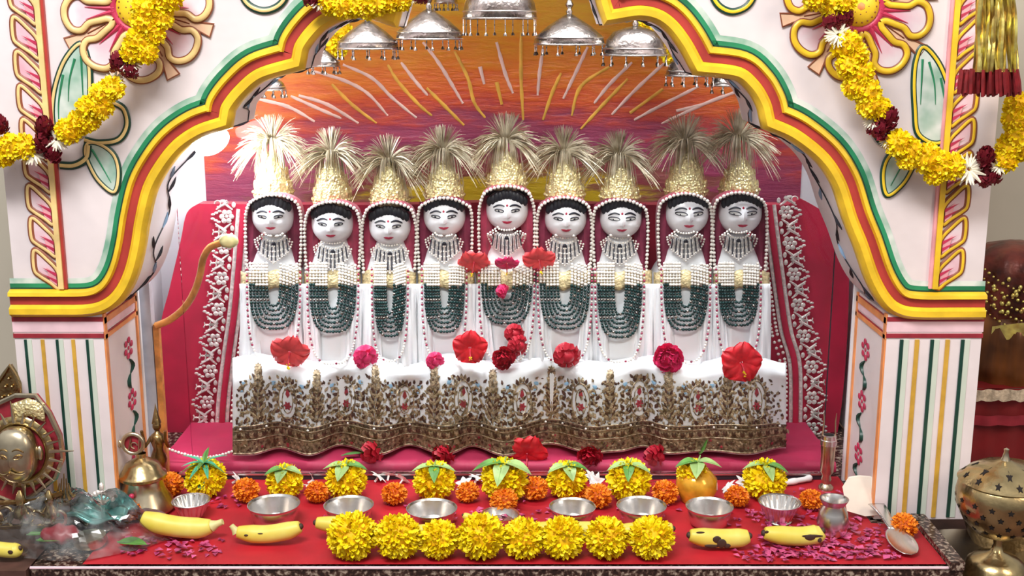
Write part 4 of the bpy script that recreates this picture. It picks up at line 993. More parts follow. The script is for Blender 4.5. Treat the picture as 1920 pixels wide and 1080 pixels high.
# fallen flowers at the hem, on the platform
def onp(u, v, z=.034): return G(u, v, z)
rose(RR, 706, 852, 29, .395, 'red rose on the platform at the hem below the third idol', loc=P(706, 850, .388))
rose(RR, 836, 852, 25, .395, 'red rose on the platform at the hem below the fourth idol', loc=P(836, 854, .384))
hibiscus(990, 852, 40, .38, 'hibiscus_red', 'wilted red hibiscus on the platform below the middle idol', (.2, 0), .4, loc=P(988, 852, .384))
rose(RR, 1106, 856, 24, .395, 'red rose on the platform at the hem below the seventh idol', loc=P(1106, 858, .384))
rose(RR, 1233, 860, 27, .39, 'red rose on the platform at the hem below the wide eyed idol', loc=P(1233, 860, .384))
def leafmesh(mb, p, d, L, W, up=(0, 0, 1), curl=.3, mi=0):
    d = Vector(d).normalized(); up = Vector(up); sd = d.cross(up).normalized(); up = sd.cross(d)
    def f(i, j):
        w = W * sin(pi * (j ** .8) * .96 + .04) * (1 if j < .98 else .1); x = (i - .5) * 2
        return Vector(p) + d * (L * j) + sd * (w * x) + up * (-curl * L * j * j + .25 * w * abs(x) + .03 * L)
    mb.grid(f, 6, 8, mi); mb.tube([f(.5, j / 8) + up * .0006 for j in range(9)], [L * .02 * (1 - j / 10) for j in range(9)], mi, n=4)
def leafthing(u, v, L, W, d, m, lab, z=.026):
    mb = MB(); leafmesh(mb, G(u, v, z), d, L, W, curl=.1); tag(mb.build('betel_leaf', m), lab, 'leaf')
leafthing(470, 846, .060, .020, (1, .35, .1), 'leaf_blue', 'bluish green leaf lying on the platform under the idol nearest the rod', z=.03)
leafthing(1312, 852, .03, .016, (.4, .1, .9), 'leaf_green', 'dark green leaf standing at the hem near the last idols', z=.03)
leafthing(640, 856, .045, .007, (1, .2, .15), 'leaf_green', 'thin dark leaf lying at the hem between the second and third idols', z=.027)
# ------------------------------------------------------------------ kalash row: yellow marigold heaps with leaf tops
KAL = [(387, 895, 38, 'pine'), (535, 902, 34, 'a'), (650, 898, 38, 'a'), (815, 900, 39, 'b'), (945, 898, 44, 'c'), (1062, 898, 37, 'a'), (1178, 898, 41, 'b'), (1305, 902, 40, 'pot'), (1432, 898, 40, 'b')]
KLAB = ['yellow marigold under a spiky green leaf tuft beside the brass pot', 'small yellow marigold with hanging green leaf, second from the brass pot', 'yellow marigold with pale cupped leaf on top, third from the brass pot', 'round yellow marigold with dried star bud on top, fourth from the brass pot',
 'yellow marigold under broad leaves before the middle idol', 'yellow marigold with dark leaf cap behind the sixth bowl', 'yellow marigold with white petal and leaf, seventh from the brass pot', 'amber pot topped with marigold and grey green leaf', 'yellow marigold with white sprig, last of the leaf topped row']
for n, (u, v, px, st) in enumerate(KAL):
    c = G(u, v + px * .9, .002); s = mpp(u, v, c.y) * px; k = thing('leaf_topped_marigold', Vector((c.x, c.y, .0025)), KLAB[n], 'offering', 'leaf topped marigolds in a row')
    cc = Vector((c.x, c.y, .0025 + s * .92)); r = random.Random(n)
    if st == 'pot':
        mb = MB(); mb.lathe([(0, 0), (s * .7, 0), (s * .98, s * .6), (s * .95, s * 1.1), (s * .6, s * 1.5), (s * .35, s * 1.6)], (c.x, c.y, .0025), n=24); mb.build('pot', 'amber_pot', k)
        inst(MY[0], 'marigold', k, cc + Vector((-s * .2, .0, s * .42)), s * .72)
    else: inst(MY[n % 3], 'marigold', k, cc, s, (.3 * r.random(), .3, r.random() * 6))
    top = cc + Vector((0, -.004, s * (.75 if st != 'pot' else 1.0)))
    if st == 'pine':
        for j in range(12):
            a = 2 * pi * j / 12; mb = MB(); leafmesh(mb, top, (cos(a), sin(a) - .3, .8 if j % 2 else .15), s * 1.1, s * .13, curl=.5); mb.build('leaf', 'leaf_blue' if j % 3 else 'leaf_green', k)
        for j in range(3):
            mb = MB(); leafmesh(mb, top, (-.1 + .1 * j, -.8, -.8), s * 1.3, s * .12, curl=.1); mb.build('leaf', 'leaf_blue', k)
    else:
        for j in range({'a': 3, 'b': 3, 'c': 4, 'pot': 3}[st]):
            a = -pi / 2 + (j - 1) * 1.25 + r.uniform(-.3, .3); mb = MB(); leafmesh(mb, top, (cos(a), sin(a), .35 - .25 * (j % 2)), s * (1.0 if st != 'c' else 1.25), s * (.34 if st != 'b' else .26), curl=.55)
            mb.build('leaf', ('leaf_pale', 'leaf_green', 'leaf_pale')[(j + n) % 3], k)
        mb = MB(); mb.tube([top, top + Vector((.004, 0, s * .35))], [.0022, .001], n=5); mb.build('stem', 'leaf_pale', k)
# orange marigolds
OM = [(321, 908, 25), (463, 919, 25), (595, 923, 23), (740, 926, 24), (877, 923, 22), (1003, 916, 25), (1122, 930, 25), (1247, 923, 25), (1381, 931, 23), (1520, 937, 22), (945, 938, 26), (245, 958, 22), (1694, 985, 25), (1086, 920, 18)]
OL = ['orange marigold beside the brass pot and the leaf tuft', 'orange marigold between first and second leaf topped flowers', 'orange marigold behind the gap of the first two plain bowls', 'orange marigold between third and fourth leaf topped flowers', 'orange marigold between fourth and middle leaf topped flowers',
 'orange marigold just past the middle leaf topped flower', 'orange marigold between sixth and seventh leaf topped flowers', 'orange marigold next to the amber pot', 'orange marigold between the amber pot and the last leaf topped flower', 'orange marigold between the fluted bowl and the steel pitcher',
 'orange marigold in front of the middle leaf topped flower by the tiny bowl', 'orange marigold at the foot of the brass pot', 'orange marigold behind the steel spoon', 'small orange marigold between the sixth leaf topped flower and its neighbour']
for n, (u, v, px) in enumerate(OM):
    c = G(u, v + px * .8, .002); s = mpp(u, v, c.y) * px; o = inst(MO[n % 2], 'orange_marigold', None, (c.x, c.y, .003 + s * .84), s, (.2, .1, n)); tag(o, OL[n], 'flower', 'orange marigolds')
# front row
FR = [(657, 1030, 46), (743, 1030, 44), (822, 1032, 38), (902, 1020, 45), (982, 1031, 40), (1056, 1034, 41), (1141, 1036, 41), (1225, 1035, 42)]
for n, (u, v, px) in enumerate(FR):
    c = G(u, v + px * .62, .002); c.y = max(c.y, .028); s = mpp(u, v, c.y) * px; o = inst(MY[n % 3], 'yellow_marigold', None, (c.x, c.y, .003 + s * .88), s, (.25 * R.random(), .2 * R.random(), n * 1.3)); tag(o, 'big yellow marigold at the slab edge, %s in the front row from the plastic bag' % ORD[n], 'flower', 'front row marigolds')
# jasmine
jas = [(440, 897), (582, 897), (582, 912), (706, 893), (728, 890), (752, 898), (872, 905), (892, 896), (1105, 892), (1122, 898), (1150, 902), (1238, 905), (1390, 903), (1370, 912)]
jm = MB()
for i in range(6):
    a = 2 * pi * i / 6; leafmesh(jm, (0, 0, .2), (cos(a), sin(a), .5), 1., .3, curl=.4)
jm.tube([(0, 0, -.3), (0, 0, .25)], .12, n=5); JP = proto(jm, 'jasmine_flower', 'jasmine')
JN = ['behind the first orange marigold past the leaf tuft', 'above the third orange marigold', 'against the second leaf topped flower', 'beside the third leaf topped flower', 'middle of three past the third leaf topped flower', 'last of three past the third leaf topped flower', 'behind the fifth orange marigold', 'just before the middle leaf topped flower', 'past the sixth leaf topped flower', 'next to the seventh orange marigold', 'before the seventh leaf topped flower', 'behind the eighth orange marigold', 'behind the ninth orange marigold', 'past the amber pot']
for n, (u, v) in enumerate(jas):
    o = inst(JP, 'jasmine_flower', None, G(u, v + 6, .006), .017, (R.uniform(-1.2, 0), R.uniform(-.6, .6), R.random() * 6)); tag(o, 'small white jasmine flower %s' % JN[n], 'flower', 'jasmine flowers')
# petals
mb = MB(); r = random.Random(21)
def petal(x, y):
    a = r.uniform(0, 6.28); L = r.uniform(.007, .016); d = Vector((cos(a), sin(a), r.uniform(-.1, .3))); leafmesh_s(mb, (x, y, r.uniform(.0025, .006)), d, L, L * r.uniform(.3, .5))
def leafmesh_s(mb, p, d, L, W):
    d = d.normalized(); sd = d.cross(Vector((0, 0, 1))).normalized(); p = Vector(p)
    mb.add([p, p + d * L * .4 + sd * W + Vector((0, 0, .002)), p + d * L, p + d * L * .4 - sd * W + Vector((0, 0, .002)), p + d * L * .45 + Vector((0, 0, .0005))], [[0, 1, 4], [1, 2, 4], [2, 3, 4], [3, 0, 4]])
zones = [(1420, 1690, 985, 1050, 330), (1440, 1620, 920, 985, 90), (1340, 1440, 960, 985, 26), (880, 1060, 955, 985, 40), (600, 1200, 940, 985, 40), (230, 420, 1012, 1045, 70), (330, 470, 930, 955, 30), (1380, 1650, 1035, 1052, 50), (1180, 1340, 940, 975, 14)]
for u0, u1, v0, v1, n in zones:
    for _ in range(n):
        g = G(r.uniform(u0, u1), r.uniform(v0, v1), .003)
        petal(g.x, g.y)
tag(mb.build('rose_petals', 'petal_magenta', normals=False), 'magenta rose petals strewn over the red altar cloth', 'petals', kind='stuff')

# ------------------------------------------------------------------ vessels on the altar
def bowl(u, vr, hwpx, hpx, lab, flute=False, foot=False, name='steel_bowl'):
    c = G(u, vr + hpx, .002); s = mpp(u, vr, c.y); R0 = hwpx * s; H = hpx * s * 1.0
    b = thing(name, Vector((c.x, c.y, .003)), lab, 'bowl', 'steel bowls in a row'); o = (c.x, c.y, .003)
    if flute:
        pr = [(0, .002), (R0 * .5, .001), (R0 * .62, H * .12), (R0 * .78, H * .55), (R0 * .93, H * .92)]
        mb = MB(); mb.lathe(pr + [(R0 * .90, H * .93), (R0 * .74, H * .55), (R0 * .56, H * .14), (0, H * .1)], o, n=96, flute=(18, .045)); mb.build('body', 'steel', b)
        mb = MB(); mb.lathe([(R0 * .90, H * .93), (R0 * .98, H * .92), (R0, H * .97), (R0 * .97, H), (R0 * .90, H * .97), (R0 * .9, H * .93)], o, n=48); mb.build('rim', 'steel', b)
        if foot:
            mb = MB(); mb.lathe([(R0 * .62, 0), (R0 * .60, H * .04), (R0 * .45, H * .10)], o, n=32); mb.build('foot', 'steel', b)
    else:
        mb = MB(); mb.lathe([(0, .001), (R0 * .70, .0), (R0 * .78, H * .06), (R0 * .84, H * .35), (R0 * .93, H * .86), (R0 * .91, H * .9), (R0 * .82, H * .36), (R0 * .75, H * .10), (0, H * .07)], o, n=56); mb.build('body', 'steel', b)
        mb = MB(); mb.lathe([(R0 * .91, H * .88), (R0 * .94, H * .86), (R0 * .99, H * .95), (R0, H), (R0 * .97, H * 1.0), (R0 * .91, H * .88)], o, n=56); mb.build('rim', 'steel', b)
    return b
bowl(360, 936, 36, 34, 'fluted steel bowl between the brass pot and the first banana', True)
BW = [(515, 943, 49, 38, 'first plain steel bowl after the banana by the brass pot'), (655, 945, 47, 34, 'plain steel bowl, second after the fluted bowl by the brass pot'), (810, 951, 48, 33, 'plain steel bowl, third after the fluted bowl by the brass pot'), (1073, 948, 44, 32, 'plain steel bowl, first past the tiny bowl at the middle'), (1202, 946, 47, 34, 'plain steel bowl, second past the tiny bowl at the middle'), (1329, 947, 45, 36, 'plain steel bowl beside the footed fluted bowl')]
for q in BW: bowl(*q)
bowl(938, 963, 36, 16, 'tiny shallow steel bowl holding petals before the middle marigold')
bowl(1460, 938, 40, 38, 'footed fluted steel bowl beside the steel pitcher', True, True)
c = G(1560, 1000, .003); s = mpp(1560, 960, c.y); k = thing('steel_pitcher', c, 'small steel water pitcher behind the last banana', 'pitcher'); H = 70 * s
mb = MB(); mb.lathe([(0, 0), (22 * s, 0), (27 * s, H * .10), (30 * s, H * .32), (26 * s, H * .62), (20 * s, H * .80), (21 * s, H * .86)], c, n=40); mb.build('body', 'steel', k)
mb = MB(); mb.lathe([(21 * s, H * .84), (26 * s, H * .96), (27 * s, H), (24 * s, H * 1.0), (19 * s, H * .86), (17 * s, H * .5), (0, H * .4)], c, n=40); mb.build('rim', 'steel', k)
# spoon
k = thing('steel_spoon', G(1690, 1020, .003), 'steel spoon lying on petals beside the slab rim', 'spoon')
a, b = G(1690, 1026, .004), G(1655, 975, .016); d = (a - b).normalized(); sd = d.cross(Vector((0, 0, 1))).normalized()
mb = MB(); mb.grid(lambda i, j: a + d * ((j - .5) * .075) + sd * ((i - .5) * 2 * .022 * sqrt(max(.0, 1 - (2 * j - 1) ** 2))) + Vector((0, 0, .006 - .006 * (1 - (2 * i - 1) ** 2) * (1 - (2 * j - 1) ** 2) + .004)), 12, 16)
o = mb.build('spoon_bowl', 'steel', k); so = o.modifiers.new('t', 'SOLIDIFY'); so.thickness = .001
h0 = a - d * .035 + Vector((0, 0, .010)); h1 = b - d * .03 + Vector((0, 0, .012))
mb = MB(); mb.grid(lambda i, j: h0.lerp(h1, j) + sd * ((i - .5) * (.013 + .014 * j)) + Vector((0, 0, .003 * sin(pi * j) - .002 * abs(i - .5))), 4, 12); o = mb.build('handle', 'steel', k); so = o.modifiers.new('t', 'SOLIDIFY'); so.thickness = .0012
# paper piece leaning behind the pitcher
pp = [(1580, 915), (1592, 896), (1612, 893), (1634, 895), (1642, 903), (1674, 904), (1678, 930), (1672, 948), (1644, 966), (1622, 968), (1588, 958)]
mb = MB(); mb.poly([P(u, v, .165 + (968 - v) * .0004) for u, v in pp], (.0, .0025, .001)); o = mb.build('dry_leaf_plate', 'paper', smooth=False); tag(o, 'flat beige paper piece propped behind the steel pitcher', 'paper')
k = thing('cotton_roll', G(1482, 905, .006), 'white cotton roll lying beside the black rail end', 'cotton')
mb = MB(); mb.tube([G(u, v, .008) for u, v in c2([(1440, 908), (1465, 906), (1490, 902), (1512, 898), (1520, 895)], 5)], [.006, .007, .006, .005, .006, .007, .006, .005, .0055, .006, .006, .005, .005, .005, .005, .005, .006, .006, .006, .005, .004], n=8); mb.build('roll', 'fleece', k)
# bananas
def banana(pts, rpx, lab, stem=None, spots=(), z=None):
    q = c2(pts, 7); N = len(q); um, vm = q[N // 2]; c0 = G(um, vm + rpx * .75, .002); Y0 = c0.y; s = mpp(um, vm, Y0)
    w = []
    zb = rpx * s + .003
    zmin = 1e9
    for i, (u, v) in enumerate(q):
        g = P(u, v, Y0); w.append(g)
    dz = zb - min(p.z for p in w); 
    w = [p + Vector((0, 0, dz if dz > 0 else 0)) for p in w]
    rr_ = [rpx * s * (min(1, .42 + 2.6 * min(i, N - 1 - i) / N) ** .6) for i in range(N)]
    b = thing('banana', Vector((w[N // 2].x, Y0, .003)), lab, 'banana', 'bananas along the altar cloth')
    mb = MB(); mb.tube(w, rr_, 0, n=10)
    body = mb.build('peel', 'banana', b); ss2 = body.modifiers.new('s', 'SUBSURF'); ss2.levels = 1; ss2.render_levels = 1
    for e, dirn in ((0, 1), (-1, -1)):
        if stem is not None and ((e == 0) == (stem[0] == 0)):
            a = w[e]; bdir = (P(um + stem[1], vm + stem[2], Y0) - P(um, vm, Y0)); mb = MB(); mb.tube([a, a + bdir * .5, a + bdir], [rr_[e] * .95, rpx * s * .33, rpx * s * .28], n=8); mb.build('stem', 'banana_stem', b)
        else:
            mb = MB(); mb.ball(w[e], rr_[e] * .5, rr_[e] * .6, rr_[e] * .55, n=10, k=6); mb.build('tip', 'banana_spot', b)
    for (t, h, sx, sz) in spots:
        i = int(t * (N - 1)); p = w[i]; rad = rr_[i]; an = h
        mb = MB(); mb.ball(p + Vector((0, -rad * cos(an), rad * sin(an))) * .97, sx * s, rad * .08, sz * s, n=12, k=8); mb.build('brown_spot', 'banana_spot', b)
banana([(266, 978), (295, 988), (330, 995), (370, 998), (398, 994)], 21, 'long yellow banana in front of the brass pot and fluted bowl', (1, 20, -8))
banana([(444, 1002), (475, 1006), (505, 1006), (540, 1000), (564, 992)], 18, 'yellow banana below the first plain bowl', (0, -10, -12), [(.2, .2, 4, 2), (.42, .5, 5, 1.2)])
banana([(592, 992), (625, 996), (660, 1000), (690, 1005), (705, 1008)], 17, 'banana half hidden behind the first two front row marigolds', (1, 12, 4))
banana([(755, 1005), (790, 1003), (825, 999), (848, 995)], 13, 'slim banana behind the third front row marigold', None, [(.75, .4, 4, 2)])
banana([(868, 976), (885, 984), (905, 992)], 8, 'banana stub poking above the tallest front row marigold', None)
banana([(975, 1002), (1020, 1000), (1070, 1000), (1115, 1000), (1124, 1002)], 17, 'banana behind the fifth and sixth front row marigolds')
banana([(1150, 1004), (1190, 1002), (1230, 1000), (1262, 998)], 16, 'banana behind the last two front row marigolds')
banana([(1292, 1008), (1320, 1012), (1350, 1014), (1385, 1013), (1405, 1009)], 19, 'banana with dark brown blotches in its middle', None, [(.45, .3, 8, 7), (.52, -.1, 9, 9), (.36, -.5, 14, 4), (.2, .9, 8, 2), (.58, -.4, 7, 5)])
banana([(1432, 1004), (1465, 1008), (1500, 1010), (1530, 1006), (1542, 1000)], 19, 'banana with one long dark scar beside the steel pitcher', None, [(.66, .35, 20, 3), (.62, .25, 10, 6), (.8, -.3, 4, 5), (.05, .6, 4, 3)])

# ------------------------------------------------------------------ brass pot and small brass pieces by the pilaster
c = G(272, 955, .003); s = mpp(272, 920, c.y); k = thing('brass_pot', c, 'lidded brass pot with a round pierced emblem on top', 'pot')
mb = MB(); mb.lathe([(0, 0), (52 * s, 0), (56 * s, 6 * s), (52 * s, 18 * s), (40 * s, 40 * s), (36 * s, 58 * s), (38 * s, 64 * s)], c, n=40); mb.build('body', 'brass_pale', k)
mb = MB(); mb.lathe([(38 * s, 62 * s), (44 * s, 66 * s), (44 * s, 71 * s), (38 * s, 76 * s), (30 * s, 92 * s), (16 * s, 100 * s), (9 * s, 104 * s), (9 * s, 112 * s)], c, n=40); ld = mb.build('lid', 'brass', k)
e = c + Vector((-12 * s, -.004, 132 * s)); mb = MB(); mb.tube([e + Vector((19 * s * cos(t * 2 * pi / 24), 0, 19 * s * sin(t * 2 * pi / 24))) for t in range(24)], 4 * s, n=8, closed=True)
mb.tube([e + Vector((-10 * s, 0, -16 * s)), e + Vector((-3 * s, -.001, 12 * s)), e + Vector((-2 * s, 0, -8 * s))], 1.3 * s, n=5)
mb.tube([e + Vector((2 * s + 6 * s * cos(t), -.001, -3 * s + 6 * s * sin(t))) for t in [i * .6 for i in range(9)]], 1.2 * s, n=5); mb.tube([e + Vector((9 * s, 0, -14 * s)), e + Vector((12 * s, 0, 10 * s))], 1.3 * s, n=5)
mb.ball(e + Vector((-24 * s, 0, 0)), 5 * s, 5 * s, 8 * s, n=8, k=6); mb.build('emblem', 'brass_pale', ld)
mb = MB(); mb.ball(e + Vector((0, .003, 0)), 18 * s, .001, 18 * s, n=20, k=10); mb.build('emblem_backing', 'dark_red_paint', ld)
mb = MB(); mb.ball(c + Vector((-8 * s, -45 * s, 45 * s)), 5 * s, 5 * s, 5 * s, n=10, k=8); mb.build('red_dot', 'crimson_paint', k)
# ornate brass lamp figure behind the pot
c = G(303, 918, .003); c.y = .30; c = Vector((P(298, 860, .30).x, .30, .003)); s = mpp(298, 800, .30); k = thing('brass_figurine', c, 'slender tarnished brass figurine behind the lidded pot', 'figurine')
mb = MB(); mb.lathe([(0, 0), (22 * s, 0), (20 * s, 10 * s), (9 * s, 18 * s), (12 * s, 40 * s), (16 * s, 58 * s), (9 * s, 78 * s), (13 * s, 92 * s), (12 * s, 104 * s), (5 * s, 110 * s), (4 * s, 113 * s)], c, n=24); bd = mb.build('body', 'brass_dark', k)
mb = MB(); mb.ball(c + Vector((0, 0, 122 * s)), 8 * s, 8 * s, 10 * s); mb.lathe([(9 * s, 128 * s), (6 * s, 140 * s), (2 * s, 156 * s), (0, 168 * s)], c, n=14); mb.build('crowned_head', 'brass_dark', k)
for sg in (-1, 1):
    mb = MB(); mb.tube([c + Vector((sg * 11 * s, 0, 100 * s)), c + Vector((sg * 22 * s, -.006, 84 * s)), c + Vector((sg * 20 * s, -.018, 102 * s)), c + Vector((sg * 22 * s, -.02, 120 * s))], [4 * s, 3.5 * s, 3 * s, 3 * s], n=8); mb.build('raised_arm', 'brass_dark', k)
# small silver tree lamp
c = G(193, 965, .003); c.y = .145; c = Vector((P(193, 950, .13).x, .13, .003)); s = mpp(193, 920, .13); k = thing('silver_stand', c, 'small white metal ornament on a stem before the striped pilaster', 'ornament')
mb = MB(); mb.lathe([(0, 0), (18 * s, 0), (14 * s, 6 * s), (4 * s, 12 * s), (4 * s, 44 * s), (7 * s, 48 * s)], c, n=16); mb.build('stem', 'steel', k)
mb = MB(); t0 = c + Vector((0, 0, 62 * s))
for j in range(9):
    a = pi * j / 8; mb.ball(t0 + Vector((19 * s * cos(a), 0, 13 * s * sin(a) - 4 * s)), 5 * s, 4 * s, 6 * s, n=8, k=6)
for j in range(5):
    a = pi * j / 4; mb.tube([t0 + Vector((0, -.002, -14 * s)), t0 + Vector((14 * s * cos(a), -.003, 9 * s * sin(a) - 4 * s))], 2 * s, n=5)
mb.ball(t0 + Vector((0, 0, 20 * s)), 5 * s, 5 * s, 9 * s, n=8, k=6); mb.build('fan_head', 'silver_thread', k)
# sun face plaque
YS = .10
k = thing('sun_face_plaque', P(30, 960, YS), 'brass sun face on a red board with gold rim by the pilaster', 'plaque')
bo = [(-40, 800), (-5, 758), (30, 742), (66, 742), (92, 775), (112, 818), (118, 858), (104, 895), (60, 930), (30, 945), (-20, 925), (-50, 880)]
mb = MB(); mb.poly([P(u, v, YS) for u, v in bo], (0, .012, 0)); mb.build('red_board', 'dark_red_paint', k, smooth=False)
mb = MB(); mb.tube([P(u, v, YS - .002) for u, v in bo], .0042, n=6, closed=True); mb.build('gold_rim', 'brass_pale', k)
fc = P(32, 852, YS - .014); s = mpp(32, 850, YS); make_face(k, fc, 38 * s, 30 * s, 54 * s, 'brass_pale', brass=True)
mb = MB()
mb.tube([fc + Vector((56 * s * cos(t * 2 * pi / 30), .010, 62 * s * sin(t * 2 * pi / 30))) for t in range(30)], 9 * s, n=6, closed=True, flat=(0, 1, 0)); mb.build('halo', 'brass', k)
for j in range(24):
    a = 2 * pi * j / 24 + .05; L = 84 if j % 6 else 104; mb = MB()
    mb.tube([fc + Vector((58 * s * cos(a), .006, 60 * s * sin(a))), fc + Vector((L * s * cos(a), .004, L * .98 * s * sin(a)))], [4.5 * s, 1 * s], n=6); mb.build('ray', 'brass_pale', k)
for sg in (-1, 1):
    mb = MB(); mb.ball(fc + Vector((sg * 40 * s, .006, 0)), 6 * s, 7 * s, 15 * s, n=10, k=8); mb.build('ear', 'brass_pale', k)
mb = MB(); mb.grid(lambda i, j: P(22 + 62 * i, 746 + 34 * j + 22 * abs(i - .5), YS - .005 - .006 * sin(pi * i) * sin(pi * j)), 12, 6); o = mb.build('crest_panel', 'crown_gold', k); so = o.modifiers.new('t', 'SOLIDIFY'); so.thickness = .003
mb = MB()
for sg in (-1, 1):
    mb.tube([fc + Vector((sg * x * s, -26 * s - .008 + .0003 * x, (-22 - 7 * sin(x / 24 * 2.4)) * s)) for x in range(0, 26, 3)], [3.4 * s * (1 - i / 11) for i in range(9)], n=6)
mb.build('moustache', 'brass', k)
# filigree brass stand under the plaque
k = thing('filigree_stand', P(60, 985, .085), 'openwork brass stand under the sun face plaque', 'stand'); mb = MB()
for j in range(8):
    cu, cv = -30 + j * 20, 965 + 8 * (j % 2)
    mb.tube([P(cu + 14 * cos(t * .42), cv + 15 * sin(t * .42), .085) for t in range(15)], .0026, n=5, closed=True)
mb.build('scroll_panel', 'brass_pale', k)
mb = MB(); mb.tube([P(-40, 945, .085), P(60, 940, .085), P(118, 925, .085)], .004, n=6); mb.tube([P(-40, 990, .085), P(120, 985, .085)], .004, n=6); mb.build('rail', 'brass_dark', k)
for u in (94, 40):
    mb = MB(); q = P(u, 955, .082); mb.lathe([(.002, .032), (.005, .026), (.008, .016), (.006, .008), (.011, 0), (.012, -.012)], q, n=12); mb.build('turned_finial', 'brass', k)
mb = MB()
for j in range(5):
    mb.tube([P(104 + 9 * j, 955 - 6 * j, .09), P(108 + 6 * j, 925, .09), P(112 + 4 * j, 888 + 9 * abs(j - 2), .09)], [.003, .002, .001], n=5)
mb.build('leaf_spray', 'brass_dark', k)
# triangular brass finial behind
k = thing('pointed_brass_frame', P(18, 760, .14), 'pointed dark brass frame top behind the sun face plaque', 'ornament'); mb = MB()
tri = [(-14, 760), (-6, 720), (8, 700), (18, 685), (28, 702), (36, 722), (38, 760)]
mb.poly([P(u, v, .14) for u, v in tri], (0, .01, 0)); mb.build('plate', 'brass_dark', k, smooth=False)
mb = MB(); mb.tube([P(u, v, .138) for u, v in tri], .003, n=6); 
for u, v in ((10, 725), (22, 725), (16, 742), (28, 745), (4, 745), (16, 710)): mb.bead(P(u, v, .137), .003)
mb.build('raised_edge', 'brass', k)
# ------------------------------------------------------------------ plastic bag with things inside
bc = G(150, 1000, .0); k = None
r = random.Random(14)
ph = [(r.uniform(0, 6), r.uniform(0, 6), r.uniform(20, 70), r.uniform(20, 70)) for _ in range(9)]
rb_ = random.Random(77)
def bagf(i, j):
    a = 2 * pi * i; q = j
    rx = .165 * (1 + .12 * sin(3 * a + 1) + .06 * sin(7 * a)); ry = .085 * (1 + .1 * sin(4 * a))
    x = bc.x - .012 + rx * q * cos(a); y_ = .095 + ry * q * sin(a); z = .004 + .052 * (1 - q ** 2.4)
    for p, p2, f1, f2 in ph: z += .0085 * (abs(sin(x * f1 * .8 + p + y_ * f2 * 1.1)) ** .6 - .5) * (1 - q * q) 
    return Vector((x, y_, max(.0035, z + rb_.uniform(-.0022, .0022) * (1 - q * q))))
mb = MB(); mb.grid(bagf, 64, 20)
o = mb.build('plastic_bag', 'plastic', smooth=False); tag(o, 'crumpled clear plastic bag lying over red and yellow things by the brass pot', 'bag')
mb = MB(); q = G(112, 1024, .0); mb.ball(q + Vector((0, 0.005, .018)), .030, .02, .014, n=20, k=12); 
for v in mb.v: v.z += .002 * sin(v.x * 300) ; v.y += .002 * sin(v.x * 210)
tag(mb.build('red_pouch', 'dark_red_paint'), 'small dark red pouch inside the plastic bag', 'pouch')
mb = MB(); q = G(170, 1026, .0); mb.lathe([(0, .004), (.022, .004), (.026, .012), (.024, .020), (0, .022)], q, n=20); tag(mb.build('yellow_sweet', 'brass_pale'), 'round yellowish sweet inside the plastic bag beside the red pouch', 'sweet')
mb = MB(); q = G(190, 985, .0); mb.grid(lambda i, j: q + Vector((-.05 + .10 * i, -.03 + .06 * j - .02 * i, .026 + .006 * sin(i * 9) + .004 * sin(j * 11))), 14, 8); o = mb.build('foil_packet', 'teal_foil'); so = o.modifiers.new('t', 'SOLIDIFY'); so.thickness = .004; tag(o, 'shiny pale teal packet inside the plastic bag toward the brass pot', 'packet')
for n, (u, v) in enumerate(((50, 1005), (68, 1015), (220, 1018))):
    mb = MB(); leafmesh(mb, G(u, v, .012), (1, .2 - .2 * n, .1), .05, .014, curl=.1); tag(mb.build('betel_leaf', 'leaf_green'), ['green leaf inside the plastic bag near the sun face plaque', 'green leaf inside the plastic bag next to the red pouch', 'green leaf at the bag end nearest the long banana'][n], 'leaf')
banana([(-30, 1030), (0, 1034), (26, 1036), (38, 1032)], 15, 'ripe banana end poking past the plastic bag edge', None, [(.7, .2, 5, 4)])
# counter piece under bag beyond the slab
mb = MB(); mb.box((-1.1, -.01, -.06), (xl - .004, .16, -.0035)); tag(mb.build('side_ledge', 'stone_dark', smooth=False), 'dark brown ledge under the plastic bag beyond the granite slab', 'ledge')

# ------------------------------------------------------------------ incense burner and things beside the slab
YC = .055
c0 = P(1872, 1000, YC); s = mpp(1872, 930, YC); zb = c0.z
k = thing('incense_burner', Vector((c0.x, YC, -.059)), 'brass incense burner pierced with star holes on a pedestal', 'incense burner'); c = Vector((c0.x, YC, 0))
zr = P(1872, 912 - 10, YC).z; zbt = P(1872, 1006, YC).z
prof = [(8 * s, zbt - .004), (16 * s, zbt), (44 * s, zbt + 10 * s), (66 * s, zbt + 32 * s), (80 * s, zbt + 62 * s), (83 * s, zbt + 84 * s), (79 * s, zr - 4 * s), (75 * s, zr)]
mb = MB(); mb.lathe(prof, c, n=56); mb.build('bowl', 'brass', k)
lidp = [(79 * s, zr), (82 * s, zr + 2 * s), (76 * s, zr + 7 * s), (64 * s, zr + 19 * s), (44 * s, zr + 30 * s), (22 * s, zr + 36 * s), (9 * s, zr + 42 * s)]
mb = MB(); mb.lathe(lidp, c, n=56); ld = mb.build('lid', 'brass', k)
mb = MB(); mb.lathe([(10 * s, zr + 39 * s), (6 * s, zr + 48 * s), (4 * s, zr + 58 * s), (5 * s, zr + 63 * s), (0, zr + 66 * s)], c, n=16); mb.build('knob', 'brass_pale', ld)
mb = MB(); mb.lathe([(10 * s, zbt), (7 * s, zbt - 14 * s), (12 * s, zbt - 30 * s), (40 * s, zbt - 42 * s), (52 * s, zbt - 52 * s), (60 * s, -.055), (60 * s, -.059), (0, -.059)], c, n=40); mb.build('pedestal', 'brass', k)
def prof_r(pr, z):
    for (r0, z0), (r1, z1) in zip(pr, pr[1:]):
        if min(z0, z1) <= z <= max(z0, z1): return r0 + (r1 - r0) * (z - z0) / (z1 - z0 + 1e-9), Vector((0, 0, 1))
    return pr[-1][0], None
